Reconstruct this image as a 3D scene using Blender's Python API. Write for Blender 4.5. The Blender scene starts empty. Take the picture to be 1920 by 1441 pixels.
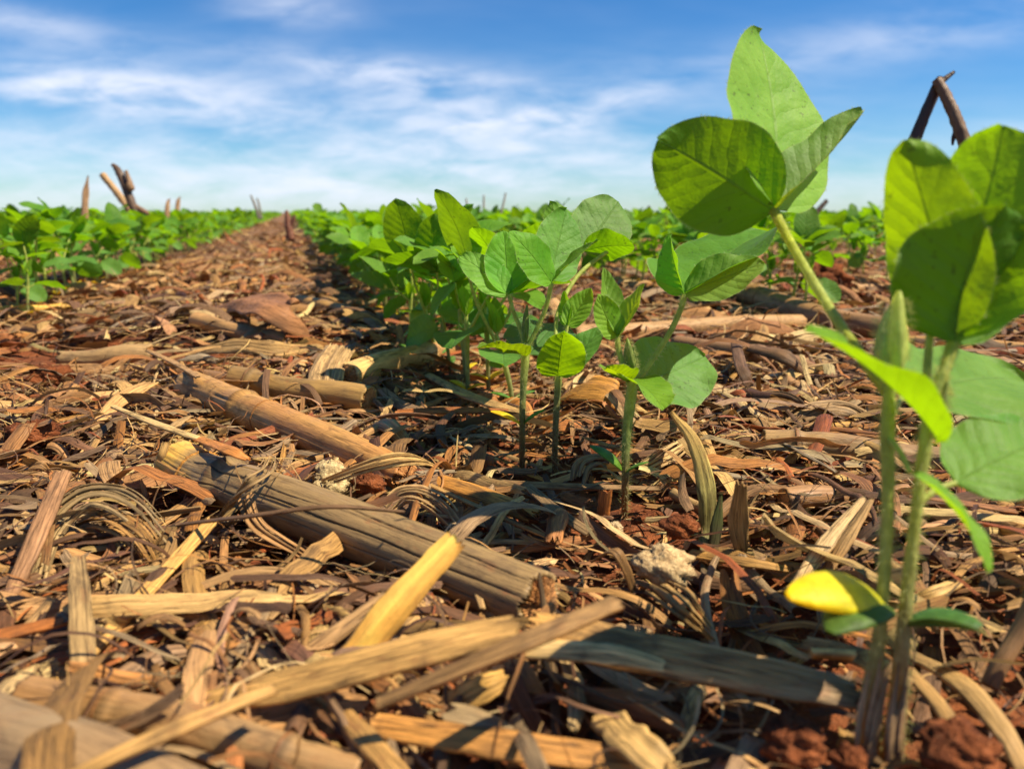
import bpy, math, random
import numpy as np
from mathutils import Vector, Matrix

# ------------------------------------------------------------------ camera
scn = bpy.context.scene
col_ = scn.collection
F = 1500.0                      # focal length in photo pixels (1920 wide)
H = 0.14                        # camera height, metres
YAW = math.radians(15.3)        # right of the row direction (+Y)
PIT = math.radians(12.1)        # downwards
sa, ca, sp, cp = math.sin(YAW), math.cos(YAW), math.sin(PIT), math.cos(PIT)
FW = np.array([sa*cp, ca*cp, -sp]); RT = np.array([ca, -sa, 0.0]); UP = np.array([sa*sp, ca*sp, cp])
CAM = np.array([0.0, 0.0, H])
cd = bpy.data.cameras.new('camera'); cam = bpy.data.objects.new('camera', cd); col_.objects.link(cam)
cam.location = CAM
cam.matrix_world = Matrix(((RT[0], UP[0], -FW[0], 0), (RT[1], UP[1], -FW[1], 0), (RT[2], UP[2], -FW[2], H), (0, 0, 0, 1)))
cd.sensor_width = 36.0; cd.lens = 36.0*F/1920.0
cd.clip_start = 0.01; cd.clip_end = 5000
cd.dof.use_dof = True; cd.dof.focus_distance = 0.42; cd.dof.aperture_fstop = 12.5
scn.camera = cam

# ------------------------------------------------------------------ light
SUN_EL = math.radians(56); SUN_AZ = math.radians(112)      # azimuth from +Y towards +X
to_sun = Vector((math.sin(SUN_AZ)*math.cos(SUN_EL), math.cos(SUN_AZ)*math.cos(SUN_EL), math.sin(SUN_EL)))
sd = bpy.data.lights.new('sun', 'SUN'); so = bpy.data.objects.new('sun', sd); col_.objects.link(so)
sd.energy = 5.0; sd.angle = math.radians(0.5); sd.color = (1.0, 0.89, 0.70)
so.rotation_euler = to_sun.to_track_quat('Z', 'Y').to_euler(); so.location = (1, 0, 3)
scn.view_settings.view_transform = 'Standard'; scn.view_settings.look = 'None'
scn.view_settings.exposure = 0.68; scn.view_settings.gamma = 1.0
scn.cycles.max_bounces = 8; scn.cycles.diffuse_bounces = 4; scn.cycles.transparent_max_bounces = 8

def pxdir(px, py):
    return FW + RT*((px-960)/F) - UP*((py-720.5)/F)
def G(px, py, z=0.0):
    d = pxdir(px, py); return CAM + d*((z-H)/d[2])
def D(px, py, t):
    return CAM + pxdir(px, py)*t
def proj(p):
    q = np.asarray(p) - CAM; t = q @ FW
    return 960+F*(q @ RT)/t, 720.5-F*(q @ UP)/t, t

# ------------------------------------------------------------------ sky
W = bpy.data.worlds.new('World'); scn.world = W; W.use_nodes = True
def world():
    nt = W.node_tree; N = nt.nodes; L = nt.links; N.clear()
    def nd(t, **k):
        n = N.new(t)
        for a, b in k.items(): setattr(n, a, b)
        return n
    def m(op, a, b=None, c=None, clamp=False):
        n = nd('ShaderNodeMath', operation=op, use_clamp=clamp)
        for i, v in enumerate((a, b, c)):
            if v is None: continue
            if isinstance(v, (int, float)): n.inputs[i].default_value = v
            else: L.new(v, n.inputs[i])
        return n.outputs[0]
    out = nd('ShaderNodeOutputWorld'); bg = nd('ShaderNodeBackground'); L.new(bg.outputs[0], out.inputs[0])
    sky = nd('ShaderNodeTexSky', sky_type='NISHITA', sun_disc=False, sun_elevation=SUN_EL, sun_rotation=SUN_AZ, altitude=600, air_density=1.0, dust_density=0.2, ozone_density=3.0)
    tc = nd('ShaderNodeTexCoord')
    rot = nd('ShaderNodeVectorRotate', rotation_type='Z_AXIS'); rot.inputs['Angle'].default_value = YAW
    L.new(tc.outputs['Generated'], rot.inputs['Vector'])
    sx = nd('ShaderNodeSeparateXYZ'); L.new(rot.outputs[0], sx.inputs[0])
    x, y, z = sx.outputs
    yy = m('MAXIMUM', y, 0.08)
    a = m('DIVIDE', x, yy); b = m('DIVIDE', z, yy)
    # high thin cloud: noise on the plane of the cloud layer
    zz = m('ADD', m('MAXIMUM', z, 0.0), 0.10)
    cx = nd('ShaderNodeCombineXYZ'); L.new(m('DIVIDE', x, zz), cx.inputs[0]); L.new(m('DIVIDE', y, zz), cx.inputs[1])
    def noise(vec, scale, detail, sxx=(1, 1, 1), dist=0.0, rough=0.5, rz=0.0):
        mp = nd('ShaderNodeMapping'); mp.inputs['Scale'].default_value = sxx; mp.inputs['Rotation'].default_value = (0, 0, rz)
        L.new(vec, mp.inputs['Vector'])
        n = nd('ShaderNodeTexNoise'); n.inputs['Scale'].default_value = scale; n.inputs['Detail'].default_value = detail
        n.inputs['Distortion'].default_value = dist; n.inputs['Roughness'].default_value = rough
        L.new(mp.outputs[0], n.inputs['Vector']); return n.outputs['Fac']
    ab = nd('ShaderNodeCombineXYZ'); L.new(a, ab.inputs[0]); L.new(b, ab.inputs[1])
    wisp = noise(ab.outputs[0], 3.6, 5, (1.0, 4.5, 1), 0.25, 0.52, math.radians(-5))
    fine = noise(ab.outputs[0], 11.0, 8, (1.0, 3.4, 1), 0.35, 0.57, math.radians(-8))
    veil = noise(cx.outputs[0], 0.55, 4, (1, 1.6, 1), 0.3, 0.55, 0.3)
    def blob(px, py, wx, wy, deg, amp):
        d = pxdir(px, py); h = d[0]*sa + d[1]*ca
        a0 = (d[0]*ca - d[1]*sa)/h; b0 = d[2]/h
        r = math.radians(deg); c, s = math.cos(r), math.sin(r)
        da = m('SUBTRACT', a, a0); db = m('SUBTRACT', b, b0)
        p = m('DIVIDE', m('ADD', m('MULTIPLY', da, c), m('MULTIPLY', db, s)), wx/F)
        q = m('DIVIDE', m('SUBTRACT', m('MULTIPLY', db, c), m('MULTIPLY', da, s)), wy/F)
        e = m('EXPONENT', m('MULTIPLY', m('ADD', m('MULTIPLY', p, p), m('MULTIPLY', q, q)), -1.0))
        return m('MULTIPLY', e, amp)
    blobs = [(90, 160, 260, 36, -3, 1.25), (330, 195, 220, 38, -6, 0.45), (800, 155, 170, 34, -4, 1.1), (640, 118, 150, 22, -8, 0.7),
             (990, 225, 150, 24, 2, 1.15), (1170, 182, 80, 18, 10, 0.95), (540, 15, 110, 30, -5, 0.75), (40, 40, 130, 26, -10, 0.6),
             (420, 300, 900, 95, 0, 0.75), (900, 280, 300, 40, 3, 0.5), (650, 215, 700, 60, 2, 0.42), (1500, 100, 480, 40, 8, 0.30), (1750, 60, 330, 45, 9, 0.32),
             (1250, 330, 700, 50, 2, 0.45), (600, 385, 1800, 75, 0, 0.62), (1905, 260, 90, 40, 0, 0.45), (250, 110, 330, 50, -8, 0.40)]
    tot = None
    for bb in blobs:
        e = blob(*bb); tot = e if tot is None else m('ADD', tot, e)
    def ramp(v, lo, hi):
        n = nd('ShaderNodeMapRange', interpolation_type='SMOOTHSTEP'); n.inputs['From Min'].default_value = lo; n.inputs['From Max'].default_value = hi
        L.new(v, n.inputs['Value']); return n.outputs[0]
    w = m('ADD', m('MULTIPLY', wisp, 0.60), m('MULTIPLY', fine, 0.50))
    body = m('MULTIPLY', m('MULTIPLY', tot, 0.70), ramp(w, 0.36, 0.74))
    ve = m('MULTIPLY', ramp(veil, 0.4, 0.8), 0.10)
    mask = m('ADD', m('MULTIPLY', body, 1.0), ve, clamp=True)
    mask = m('MULTIPLY', mask, ramp(z, -0.02, 0.02))
    hs = nd('ShaderNodeHueSaturation'); hs.inputs['Saturation'].default_value = 1.32; hs.inputs['Value'].default_value = 1.0
    L.new(sky.outputs[0], hs.inputs['Color'])
    tint = nd('ShaderNodeMix', data_type='RGBA', blend_type='MULTIPLY'); tint.inputs['Factor'].default_value = 1.0
    L.new(hs.outputs[0], tint.inputs['A']); tint.inputs['B'].default_value = (0.74, 1.00, 1.20, 1)
    mix = nd('ShaderNodeMix', data_type='RGBA'); L.new(mask, mix.inputs['Factor']); L.new(tint.outputs['Result'], mix.inputs['A'])
    mix.inputs['B'].default_value = (8.7, 9.2, 10.6, 1)
    L.new(mix.outputs['Result'], bg.inputs['Color']); bg.inputs['Strength'].default_value = 0.066
world()

# ------------------------------------------------------------------ noise
def _h(ix, iy, seed):
    n = (ix.astype(np.int64)*374761393 + iy.astype(np.int64)*668265263 + seed*1442695041) & 0x7fffffff
    n = ((n ^ (n >> 13))*1274126177) & 0x7fffffff
    return ((n ^ (n >> 16)) & 0xffff)/65535.0
def vnoise(x, y, seed=0):
    ix = np.floor(x); iy = np.floor(y); fx = x-ix; fy = y-iy
    fx = fx*fx*(3-2*fx); fy = fy*fy*(3-2*fy)
    a = _h(ix, iy, seed); b = _h(ix+1, iy, seed); c = _h(ix, iy+1, seed); d = _h(ix+1, iy+1, seed)
    return (a*(1-fx)+b*fx)*(1-fy) + (c*(1-fx)+d*fx)*fy
def fbm(x, y, seed=0, o=4):
    r = 0; s = 0.5
    for i in range(o):
        r = r + s*(vnoise(x, y, seed+i)-0.5); x = x*2.03+7.1; y = y*2.03+3.7; s *= 0.5
    return r
ROW0, ROWS = 0.138, 0.505
def row_dist(x):
    return np.abs((x-ROW0+ROWS/2) % ROWS - ROWS/2)
def gh(x, y):
    x = np.asarray(x, float); y = np.asarray(y, float)
    r = row_dist(x)
    fade = 1/(1+np.maximum(np.hypot(x, y)-6, 0)*0.3)
    return (-0.006*np.exp(-(r/0.06)**2) + 0.004*(r/0.25) + 0.022*fbm(x*9, y*9, 5, 2) + 0.010*fbm(x*45, y*45, 11, 3))*fade - 0.002

# ------------------------------------------------------------------ materials
def newmat(name):
    M = bpy.data.materials.new(name); M.use_nodes = True; M.node_tree.nodes.clear(); return M
class NT:
    def __init__(s, M): s.t = M.node_tree; s.N = s.t.nodes; s.L = s.t.links
    def nd(s, t, **k):
        n = s.N.new(t)
        for a, b in k.items(): setattr(n, a, b)
        return n
    def put(s, n, i, v):
        if v is None: return
        if hasattr(v, 'is_linked') or isinstance(v, bpy.types.NodeSocket): s.L.new(v, n.inputs[i])
        elif isinstance(v, tuple) and len(v) == 3 and n.inputs[i].type == 'RGBA': n.inputs[i].default_value = (*v, 1)
        else: n.inputs[i].default_value = v
    def m(s, op, a, b=None, c=None, clamp=False):
        n = s.nd('ShaderNodeMath', operation=op, use_clamp=clamp)
        for i, v in enumerate((a, b, c)): s.put(n, i, v)
        return n.outputs[0]
    def noise(s, vec, scale, detail=2, rough=0.5, dist=0.0):
        n = s.nd('ShaderNodeTexNoise'); s.L.new(vec, n.inputs['Vector']); n.inputs['Scale'].default_value = scale
        n.inputs['Detail'].default_value = detail; n.inputs['Roughness'].default_value = rough; n.inputs['Distortion'].default_value = dist
        return n.outputs['Fac']
    def rng(s, v, lo, hi, a=0.0, b=1.0, smooth=True):
        n = s.nd('ShaderNodeMapRange', interpolation_type='SMOOTHSTEP' if smooth else 'LINEAR')
        s.put(n, 'Value', v); n.inputs['From Min'].default_value = lo; n.inputs['From Max'].default_value = hi
        n.inputs['To Min'].default_value = a; n.inputs['To Max'].default_value = b; return n.outputs[0]
    def mix(s, f, a, b, mode='MIX'):
        n = s.nd('ShaderNodeMix', data_type='RGBA', blend_type=mode); s.put(n, 'Factor', f); s.put(n, 'A', a); s.put(n, 'B', b); return n.outputs['Result']
    def map(s, vec, scale, loc=(0, 0, 0)):
        n = s.nd('ShaderNodeMapping'); s.L.new(vec, n.inputs['Vector']); n.inputs['Scale'].default_value = scale; n.inputs['Location'].default_value = loc; return n.outputs[0]
    def bump(s, h, dist, strength=1.0, normal=None):
        n = s.nd('ShaderNodeBump'); s.put(n, 'Height', h); n.inputs['Distance'].default_value = dist; n.inputs['Strength'].default_value = strength
        if normal is not None: s.L.new(normal, n.inputs['Normal'])
        return n.outputs[0]
def straw_mat(name, transl=0.12, rough=0.6, dark=0.6, fibre=1.0, k0=0.42, k1=1.5, crack=0.6):
    M = newmat(name); T = NT(M)
    uv = T.nd('ShaderNodeUVMap').outputs[0]; oi = T.nd('ShaderNodeObjectInfo')
    cx = T.nd('ShaderNodeCombineXYZ'); T.L.new(T.m('MULTIPLY', oi.outputs['Random'], 60.0), cx.inputs[2])
    va = T.nd('ShaderNodeVectorMath', operation='ADD'); T.L.new(uv, va.inputs[0]); T.L.new(cx.outputs[0], va.inputs[1]); v = va.outputs[0]
    at = T.nd('ShaderNodeAttribute', attribute_name='Col').outputs['Color']
    f1 = T.noise(T.map(v, (14, 0.7, 1)), 1.0, 3, 0.6)
    f2 = T.noise(T.map(v, (45, 1.6, 1)), 1.0, 2, 0.6)
    f = T.m('ADD', T.m('MULTIPLY', f1, 0.6), T.m('MULTIPLY', f2, 0.4))
    bl = T.noise(T.map(v, (1.3, 0.55, 1)), 1.0, 4, 0.6, 0.4)
    bl2 = T.noise(T.map(v, (2.2, 1.0, 1), (31, 9, 4)), 1.0, 5, 0.65)
    spk = T.noise(T.map(v, (18, 9, 1)), 1.0, 2, 0.5)
    c = T.mix(1.0, at, T.nd('ShaderNodeCombineColor').outputs[0], 'MULTIPLY')
    k = T.rng(f, 0.30, 0.70, k0, k1, False)
    cc = T.nd('ShaderNodeVectorMath', operation='SCALE'); T.L.new(T.mix(1.0, at, (1.00, 0.94, 0.80), 'MULTIPLY'), cc.inputs[0]); T.L.new(k, cc.inputs['Scale'])
    c = T.mix(T.m('MULTIPLY', T.rng(bl, 0.50, 0.72), dark), cc.outputs[0], (0.075, 0.042, 0.024))
    c = T.mix(T.m('MULTIPLY', T.rng(bl2, 0.56, 0.74), 0.5), c, (0.30, 0.105, 0.035))
    c = T.mix(T.m('MULTIPLY', T.rng(spk, 0.68, 0.76), 0.55), c, (0.04, 0.025, 0.018))
    ck = T.noise(T.map(v, (7, 0.16, 1), (5, 3, 2)), 1.0, 2, 0.5)
    ckm = T.rng(T.m('ABSOLUTE', T.m('SUBTRACT', ck, 0.5)), 0.022, 0.004)
    c = T.mix(T.m('MULTIPLY', ckm, crack), c, (0.05, 0.028, 0.015))
    nb = T.bump(T.m('SUBTRACT', f, T.m('MULTIPLY', ckm, 0.6)), 0.0006, 0.9*fibre); nb = T.bump(bl2, 0.0012, 0.35, nb)
    p = T.nd('ShaderNodeBsdfPrincipled'); T.put(p, 'Base Color', c); T.put(p, 'Roughness', T.rng(bl, 0.3, 0.7, rough-0.12, rough+0.18)); T.L.new(nb, p.inputs['Normal'])
    p.inputs['Specular IOR Level'].default_value = 0.35
    tr = T.nd('ShaderNodeBsdfTranslucent'); T.put(tr, 'Color', c)
    ms = T.nd('ShaderNodeMixShader'); ms.inputs[0].default_value = transl; T.L.new(p.outputs[0], ms.inputs[1]); T.L.new(tr.outputs[0], ms.inputs[2])
    o = T.nd('ShaderNodeOutputMaterial'); T.L.new(ms.outputs[0], o.inputs[0]); return M
def leaf_mat(name, spots=0.0, transl=0.45):
    M = newmat(name); T = NT(M)
    uv = T.nd('ShaderNodeUVMap').outputs[0]; oi = T.nd('ShaderNodeObjectInfo')
    sx = T.nd('ShaderNodeSeparateXYZ'); T.L.new(uv, sx.inputs[0]); s, t = sx.outputs[0], sx.outputs[1]
    s = T.m('SUBTRACT', T.m('MULTIPLY', s, 2.0), 1.0); ab = T.m('ABSOLUTE', s)
    at = T.nd('ShaderNodeAttribute', attribute_name='Col').outputs['Color']
    gx = T.nd('ShaderNodeNewGeometry'); tcn = T.nd('ShaderNodeTexCoord').outputs['Object']
    wob = T.noise(tcn, 60.0, 3)
    q = T.m('ADD', T.m('SUBTRACT', t, T.m('MULTIPLY', T.m('POWER', ab, 0.85), 0.26)), T.m('MULTIPLY', T.m('SUBTRACT', wob, 0.5), 0.13))
    fr = T.m('FRACT', T.m('MULTIPLY', q, 8.0)); d = T.m('ABSOLUTE', T.m('SUBTRACT', fr, 0.5))     # 0 in mid cell, .5 on a vein
    vein = T.rng(d, 0.455, 0.50)
    mid = T.rng(ab, 0.05, 0.0)
    rim = T.rng(ab, 0.955, 1.0)
    ret = T.nd('ShaderNodeTexVoronoi', feature='DISTANCE_TO_EDGE'); T.L.new(tcn, ret.inputs['Vector']); ret.inputs['Scale'].default_value = 420.0
    net = T.rng(ret.outputs['Distance'], 0.10, 0.0)
    vm = T.m('MAXIMUM', T.m('MULTIPLY', vein, 0.55), mid)
    var = T.noise(tcn, 55.0, 4, 0.6)
    c = T.mix(T.rng(var, 0.3, 0.7), T.mix(1.0, at, (1.10, 1.20, 1.0), 'MULTIPLY'), T.mix(1.0, at, (1.9, 1.65, 1.7), 'MULTIPLY'))
    c = T.mix(T.m('MULTIPLY', net, 0.14), c, T.mix(1.0, at, (1.6, 1.45, 1.4), 'MULTIPLY'))
    c = T.mix(T.m('MULTIPLY', vm, 0.32), c, T.mix(0.5, at, (0.28, 0.40, 0.10)))
    c = T.mix(T.m('MULTIPLY', rim, 0.5), c, (0.34, 0.42, 0.16))
    tcol = T.mix(1.0, at, (3.9, 2.75, 0.15), 'MULTIPLY')
    tcol = T.mix(T.m('MULTIPLY', vm, 0.75), tcol, T.mix(1.0, tcol, (0.62, 0.60, 0.5), 'MULTIPLY'))
    tcol = T.mix(T.m('MULTIPLY', T.rng(var, 0.35, 0.68), 0.55), tcol, T.mix(1.0, tcol, (0.60, 0.66, 0.6), 'MULTIPLY'))
    sn = T.noise(tcn, 480.0, 2, 0.5); big = T.noise(tcn, 60.0, 2)
    sm = T.m('MULTIPLY', T.rng(sn, 0.63, 0.69), T.m('MULTIPLY', T.rng(big, 0.45, 0.62), 0.5+0.5*spots))
    c = T.mix(sm, c, (0.06, 0.05, 0.02)); tcol = T.mix(sm, tcol, (0.05, 0.035, 0.01))
    h = T.m('SUBTRACT', T.m('MULTIPLY', T.m('POWER', T.m('SUBTRACT', 0.5, d), 0.6), 1.0), T.m('MULTIPLY', mid, 0.9))
    nb = T.bump(h, 0.0008, 0.5); nb = T.bump(var, 0.0030, 0.6, nb); nb = T.bump(T.noise(tcn, 700.0, 2), 0.0003, 0.4, nb)
    p = T.nd('ShaderNodeBsdfPrincipled'); T.put(p, 'Base Color', c); p.inputs['Roughness'].default_value = 0.55; T.L.new(nb, p.inputs['Normal'])
    p.inputs['Specular IOR Level'].default_value = 0.22
    p.inputs['Sheen Weight'].default_value = 0.03; p.inputs['Sheen Roughness'].default_value = 0.4
    tr = T.nd('ShaderNodeBsdfTranslucent'); T.put(tr, 'Color', tcol); T.L.new(nb, tr.inputs['Normal'])
    ms = T.nd('ShaderNodeMixShader'); ms.inputs[0].default_value = transl; T.L.new(p.outputs[0], ms.inputs[1]); T.L.new(tr.outputs[0], ms.inputs[2])
    o = T.nd('ShaderNodeOutputMaterial'); T.L.new(ms.outputs[0], o.inputs[0]); return M
def stem_mat(name, transl=0.36):
    M = newmat(name); T = NT(M)
    at = T.nd('ShaderNodeAttribute', attribute_name='Col').outputs['Color']; tcn = T.nd('ShaderNodeTexCoord').outputs['Object']
    n = T.noise(tcn, 260.0, 4, 0.65); n2 = T.noise(tcn, 900.0, 2)
    c = T.mix(T.rng(n, 0.35, 0.7), T.mix(1.0, at, (0.72, 0.72, 0.7), 'MULTIPLY'), T.mix(1.0, at, (1.2, 1.2, 1.2), 'MULTIPLY'))
    c = T.mix(T.m('MULTIPLY', T.rng(n2, 0.62, 0.72), 0.4), c, (0.12, 0.06, 0.02))
    nb = T.bump(n, 0.0008, 0.6)
    p = T.nd('ShaderNodeBsdfPrincipled'); T.put(p, 'Base Color', c); p.inputs['Roughness'].default_value = 0.5; T.L.new(nb, p.inputs['Normal'])
    p.inputs['Specular IOR Level'].default_value = 0.3; p.inputs['Sheen Weight'].default_value = 0.05
    tr = T.nd('ShaderNodeBsdfTranslucent'); T.put(tr, 'Color', T.mix(1.0, at, (1.6, 1.5, 0.6), 'MULTIPLY'))
    ms = T.nd('ShaderNodeMixShader'); ms.inputs[0].default_value = transl; T.L.new(p.outputs[0], ms.inputs[1]); T.L.new(tr.outputs[0], ms.inputs[2])
    o = T.nd('ShaderNodeOutputMaterial'); T.L.new(ms.outputs[0], o.inputs[0]); return M
def soil_mat(name, ground=False):
    M = newmat(name); T = NT(M)
    tcn = T.nd('ShaderNodeTexCoord').outputs['Object']
    a = T.noise(tcn, 38.0, 6, 0.65); b = T.noise(tcn, 240.0, 4, 0.65); e = T.noise(tcn, 900.0, 3, 0.6)
    c = T.mix(T.rng(a, 0.32, 0.7), (0.090, 0.026, 0.011), (0.29, 0.086, 0.026))
    c = T.mix(T.m('MULTIPLY', T.rng(b, 0.5, 0.72), 0.7), c, (0.34, 0.115, 0.045))
    c = T.mix(T.m('MULTIPLY', T.rng(e, 0.60, 0.72), 0.35), c, (0.40, 0.20, 0.10))
    if ground:       # old straw dust lying between the rows
        d = T.noise(T.map(tcn, (1, 2.4, 1)), 16.0, 7, 0.7); g = T.noise(tcn, 60.0, 5, 0.7)
        st = T.mix(T.rng(g, 0.35, 0.68), (0.10, 0.060, 0.035), (0.36, 0.22, 0.115))
        sx = T.nd('ShaderNodeSeparateXYZ'); T.L.new(tcn, sx.inputs[0])
        far = T.rng(sx.outputs[1], 1.2, 3.5, 0.0, 0.55)
        c = T.mix(T.m('MULTIPLY', T.rng(T.m('ADD', d, T.m('MULTIPLY', far, 0.35)), 0.46, 0.60), T.m('ADD', 0.18, far)), c, st)
    nb = T.bump(b, 0.004, 0.8); nb = T.bump(e, 0.0012, 0.8, nb); nb = T.bump(a, 0.012, 0.4, nb)
    p = T.nd('ShaderNodeBsdfPrincipled'); T.put(p, 'Base Color', c); p.inputs['Roughness'].default_value = 0.95; T.L.new(nb, p.inputs['Normal'])
    p.inputs['Specular IOR Level'].default_value = 0.15
    o = T.nd('ShaderNodeOutputMaterial'); T.L.new(p.outputs[0], o.inputs[0]); return M
def pith_mat(name):
    M = newmat(name); T = NT(M)
    at = T.nd('ShaderNodeAttribute', attribute_name='Col').outputs['Color']; tcn = T.nd('ShaderNodeTexCoord').outputs['Object']
    n = T.noise(tcn, 420.0, 4, 0.7); w = T.noise(tcn, 1400.0, 2)
    c = T.mix(T.rng(n, 0.3, 0.7), T.mix(1.0, at, (0.5, 0.42, 0.36), 'MULTIPLY'), T.mix(1.0, at, (1.15, 1.15, 1.15), 'MULTIPLY'))
    nb = T.bump(n, 0.002, 0.9); nb = T.bump(w, 0.0006, 0.6, nb)
    p = T.nd('ShaderNodeBsdfPrincipled'); T.put(p, 'Base Color', c); p.inputs['Roughness'].default_value = 0.85; T.L.new(nb, p.inputs['Normal'])
    o = T.nd('ShaderNodeOutputMaterial'); T.L.new(p.outputs[0], o.inputs[0]); return M
M_STRAW = straw_mat('dry_straw', 0.14); M_STALK = straw_mat('dry_stalk', 0.0, 0.52, 0.55, 0.5, 0.70, 1.25, 0.5); M_PEG = straw_mat('split_stalk', 0.05, 0.55, 0.25, 0.4, 0.78, 1.18, 0.15)
M_LEAF = leaf_mat('soy_leaf'); M_SPOT = leaf_mat('spotted_leaf', 1.0)
M_STEM = stem_mat('soy_stem'); M_COT = stem_mat('cotyledon_flesh', 0.35)
M_SOIL = soil_mat('red_soil_clod'); M_GROUND = soil_mat('red_soil', True); M_PITH = pith_mat('pith')

# ------------------------------------------------------------------ mesh plumbing: quads only
class MB:
    def __init__(s): s.v = []; s.q = []; s.uv = []; s.c = []; s.mi = []; s.n = 0
    def add(s, V, Q, UV, C, mi=0):
        V = np.asarray(V, float).reshape(-1, 3); Q = np.asarray(Q, int).reshape(-1, 4); UV = np.asarray(UV, float).reshape(-1, 2)
        C = np.asarray(C, float); C = np.broadcast_to(C, (len(V), 3)) if C.ndim == 1 else C.reshape(-1, 3)
        s.v.append(V); s.q.append(Q+s.n); s.uv.append(UV); s.c.append(C); s.mi.append(np.full(len(Q), mi)); s.n += len(V); return s
    def merge(s, o, mi): 
        V, Q, U, C, _ = o.arr(); return s.add(V, Q, U, C, mi)
    def arr(s): return np.concatenate(s.v), np.concatenate(s.q), np.concatenate(s.uv), np.concatenate(s.c), np.concatenate(s.mi)
    def mesh(s, name, mats, smooth=True):
        V, Q, U, C, mi = s.arr(); me = bpy.data.meshes.new(name)
        me.vertices.add(len(V)); me.vertices.foreach_set('co', V.astype(np.float32).ravel())
        me.loops.add(Q.size); me.loops.foreach_set('vertex_index', Q.astype(np.int32).ravel())
        me.polygons.add(len(Q)); me.polygons.foreach_set('loop_start', np.arange(0, Q.size, 4, dtype=np.int32))
        for m in (mats if isinstance(mats, (list, tuple)) else [mats]): me.materials.append(m)
        me.polygons.foreach_set('material_index', mi.astype(np.int32))
        me.polygons.foreach_set('use_smooth', np.full(len(Q), smooth))
        ul = me.uv_layers.new(name='UVMap'); ul.data.foreach_set('uv', U[Q.ravel()].astype(np.float32).ravel())
        ca_ = me.color_attributes.new('Col', 'FLOAT_COLOR', 'POINT'); ca_.data.foreach_set('color', np.c_[C, np.ones(len(C))].astype(np.float32).ravel())
        me.update(); me.validate(); return me
    def build(s, name, mats, parent=None, origin=None, smooth=True):
        if origin is not None:
            s.v = [v-np.asarray(origin) for v in s.v]
        o = bpy.data.objects.new(name, s.mesh(name, mats, smooth)); col_.objects.link(o)
        if parent is not None: o.parent = parent
        if origin is not None and parent is None: o.location = origin
        return o
def tag(o, label=None, cat=None, group=None, kind=None):
    if label: o['label'] = label
    if cat: o['category'] = cat
    if group: o['group'] = group
    if kind: o['kind'] = kind
    return o
def empty(name, loc):
    o = bpy.data.objects.new(name, None); col_.objects.link(o); o.location = loc; o.empty_display_size = 0.01; return o
def nrm(v):
    v = np.asarray(v, float); return v/(np.linalg.norm(v, axis=-1, keepdims=True)+1e-12)
def gridq(S, K, wrap=False):
    i, j = np.meshgrid(np.arange(S-1), np.arange(K if wrap else K-1), indexing='ij'); j2 = (j+1) % K
    return np.stack([i*K+j, i*K+j2, (i+1)*K+j2, (i+1)*K+j], -1).reshape(-1, 4)
def spline(P, S):
    P = np.asarray(P, float)
    if len(P) == 2: return P[0]+(P[1]-P[0])*np.linspace(0, 1, S)[:, None]
    Q = np.vstack([2*P[0]-P[1], P, 2*P[-1]-P[-2]]); n = len(P)-1
    t = np.linspace(0, n-1e-9, S); i = t.astype(int); f = (t-i)[:, None]
    a, b, c, d = Q[i], Q[i+1], Q[i+2], Q[i+3]
    return 0.5*((2*b)+(c-a)*f+(2*a-5*b+4*c-d)*f**2+(3*b-a-3*c+d)*f**3)
def lerpl(L_, S):
    L_ = np.atleast_1d(np.asarray(L_, float))
    return np.full(S, L_[0]) if len(L_) == 1 else np.interp(np.linspace(0, 1, S), np.linspace(0, 1, len(L_)), L_)
def frame(P, n0):
    T = nrm(np.gradient(P, axis=0)); side = nrm(np.cross(T, n0)); n = np.cross(side, T); return T, side, n

def tube(P, R, col, sides=8, S=14, rng=None, cols=None, rough=0.0):
    C = spline(P, S); R = lerpl(R, S); T, sd_, n = frame(C, np.array([0.13, -0.9, 0.31]) if abs(nrm(C[-1]-C[0])[2]) > 0.5 else np.array([0, 0, 1.0]))
    a = np.linspace(0, 2*np.pi, sides, endpoint=False)
    rr = R[:, None]*np.ones(sides)
    if rough and rng is not None: rr = rr*(1+rough*rng.standard_normal((S, sides)))
    V = C[:, None]+rr[..., None]*(np.cos(a)[None, :, None]*sd_[:, None]+np.sin(a)[None, :, None]*n[:, None])
    l = np.r_[0, np.cumsum(np.linalg.norm(np.diff(C, axis=0), axis=1))]*100
    UV = np.stack(np.broadcast_arrays((a*R.mean()*100)[None], l[:, None]), -1)
    if cols is not None:
        cc = np.stack([lerpl([c[k] for c in cols], S) for k in range(3)], -1); cc = np.repeat(cc[:, None], sides, 1).reshape(-1, 3)
    else: cc = np.asarray(col)
    return V, gridq(S, sides, True), UV, cc
def ball(c, r, col, n=7, k=8, axis=None, rng=None, rough=0.0, frame3=None):
    """closed ovoid of quads: r = (rx, ry, rz) on frame3's axes"""
    th = np.linspace(0.02, np.pi-0.02, n); ph = np.linspace(0, 2*np.pi, k, endpoint=False)
    X = np.stack([np.sin(th)[:, None]*np.cos(ph), np.sin(th)[:, None]*np.sin(ph), np.cos(th)[:, None]+0*ph], -1)
    if rng is not None and rough: X = X*(1+rough*rng.standard_normal((n, k))[..., None])
    Fm = np.eye(3) if frame3 is None else np.asarray(frame3)
    V = np.asarray(c)+(X*np.asarray(r)) @ Fm
    return V, gridq(n, k, True), np.stack(np.broadcast_arrays(ph[None]*r[0]*100, th[:, None]*r[2]*100), -1), col

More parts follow.
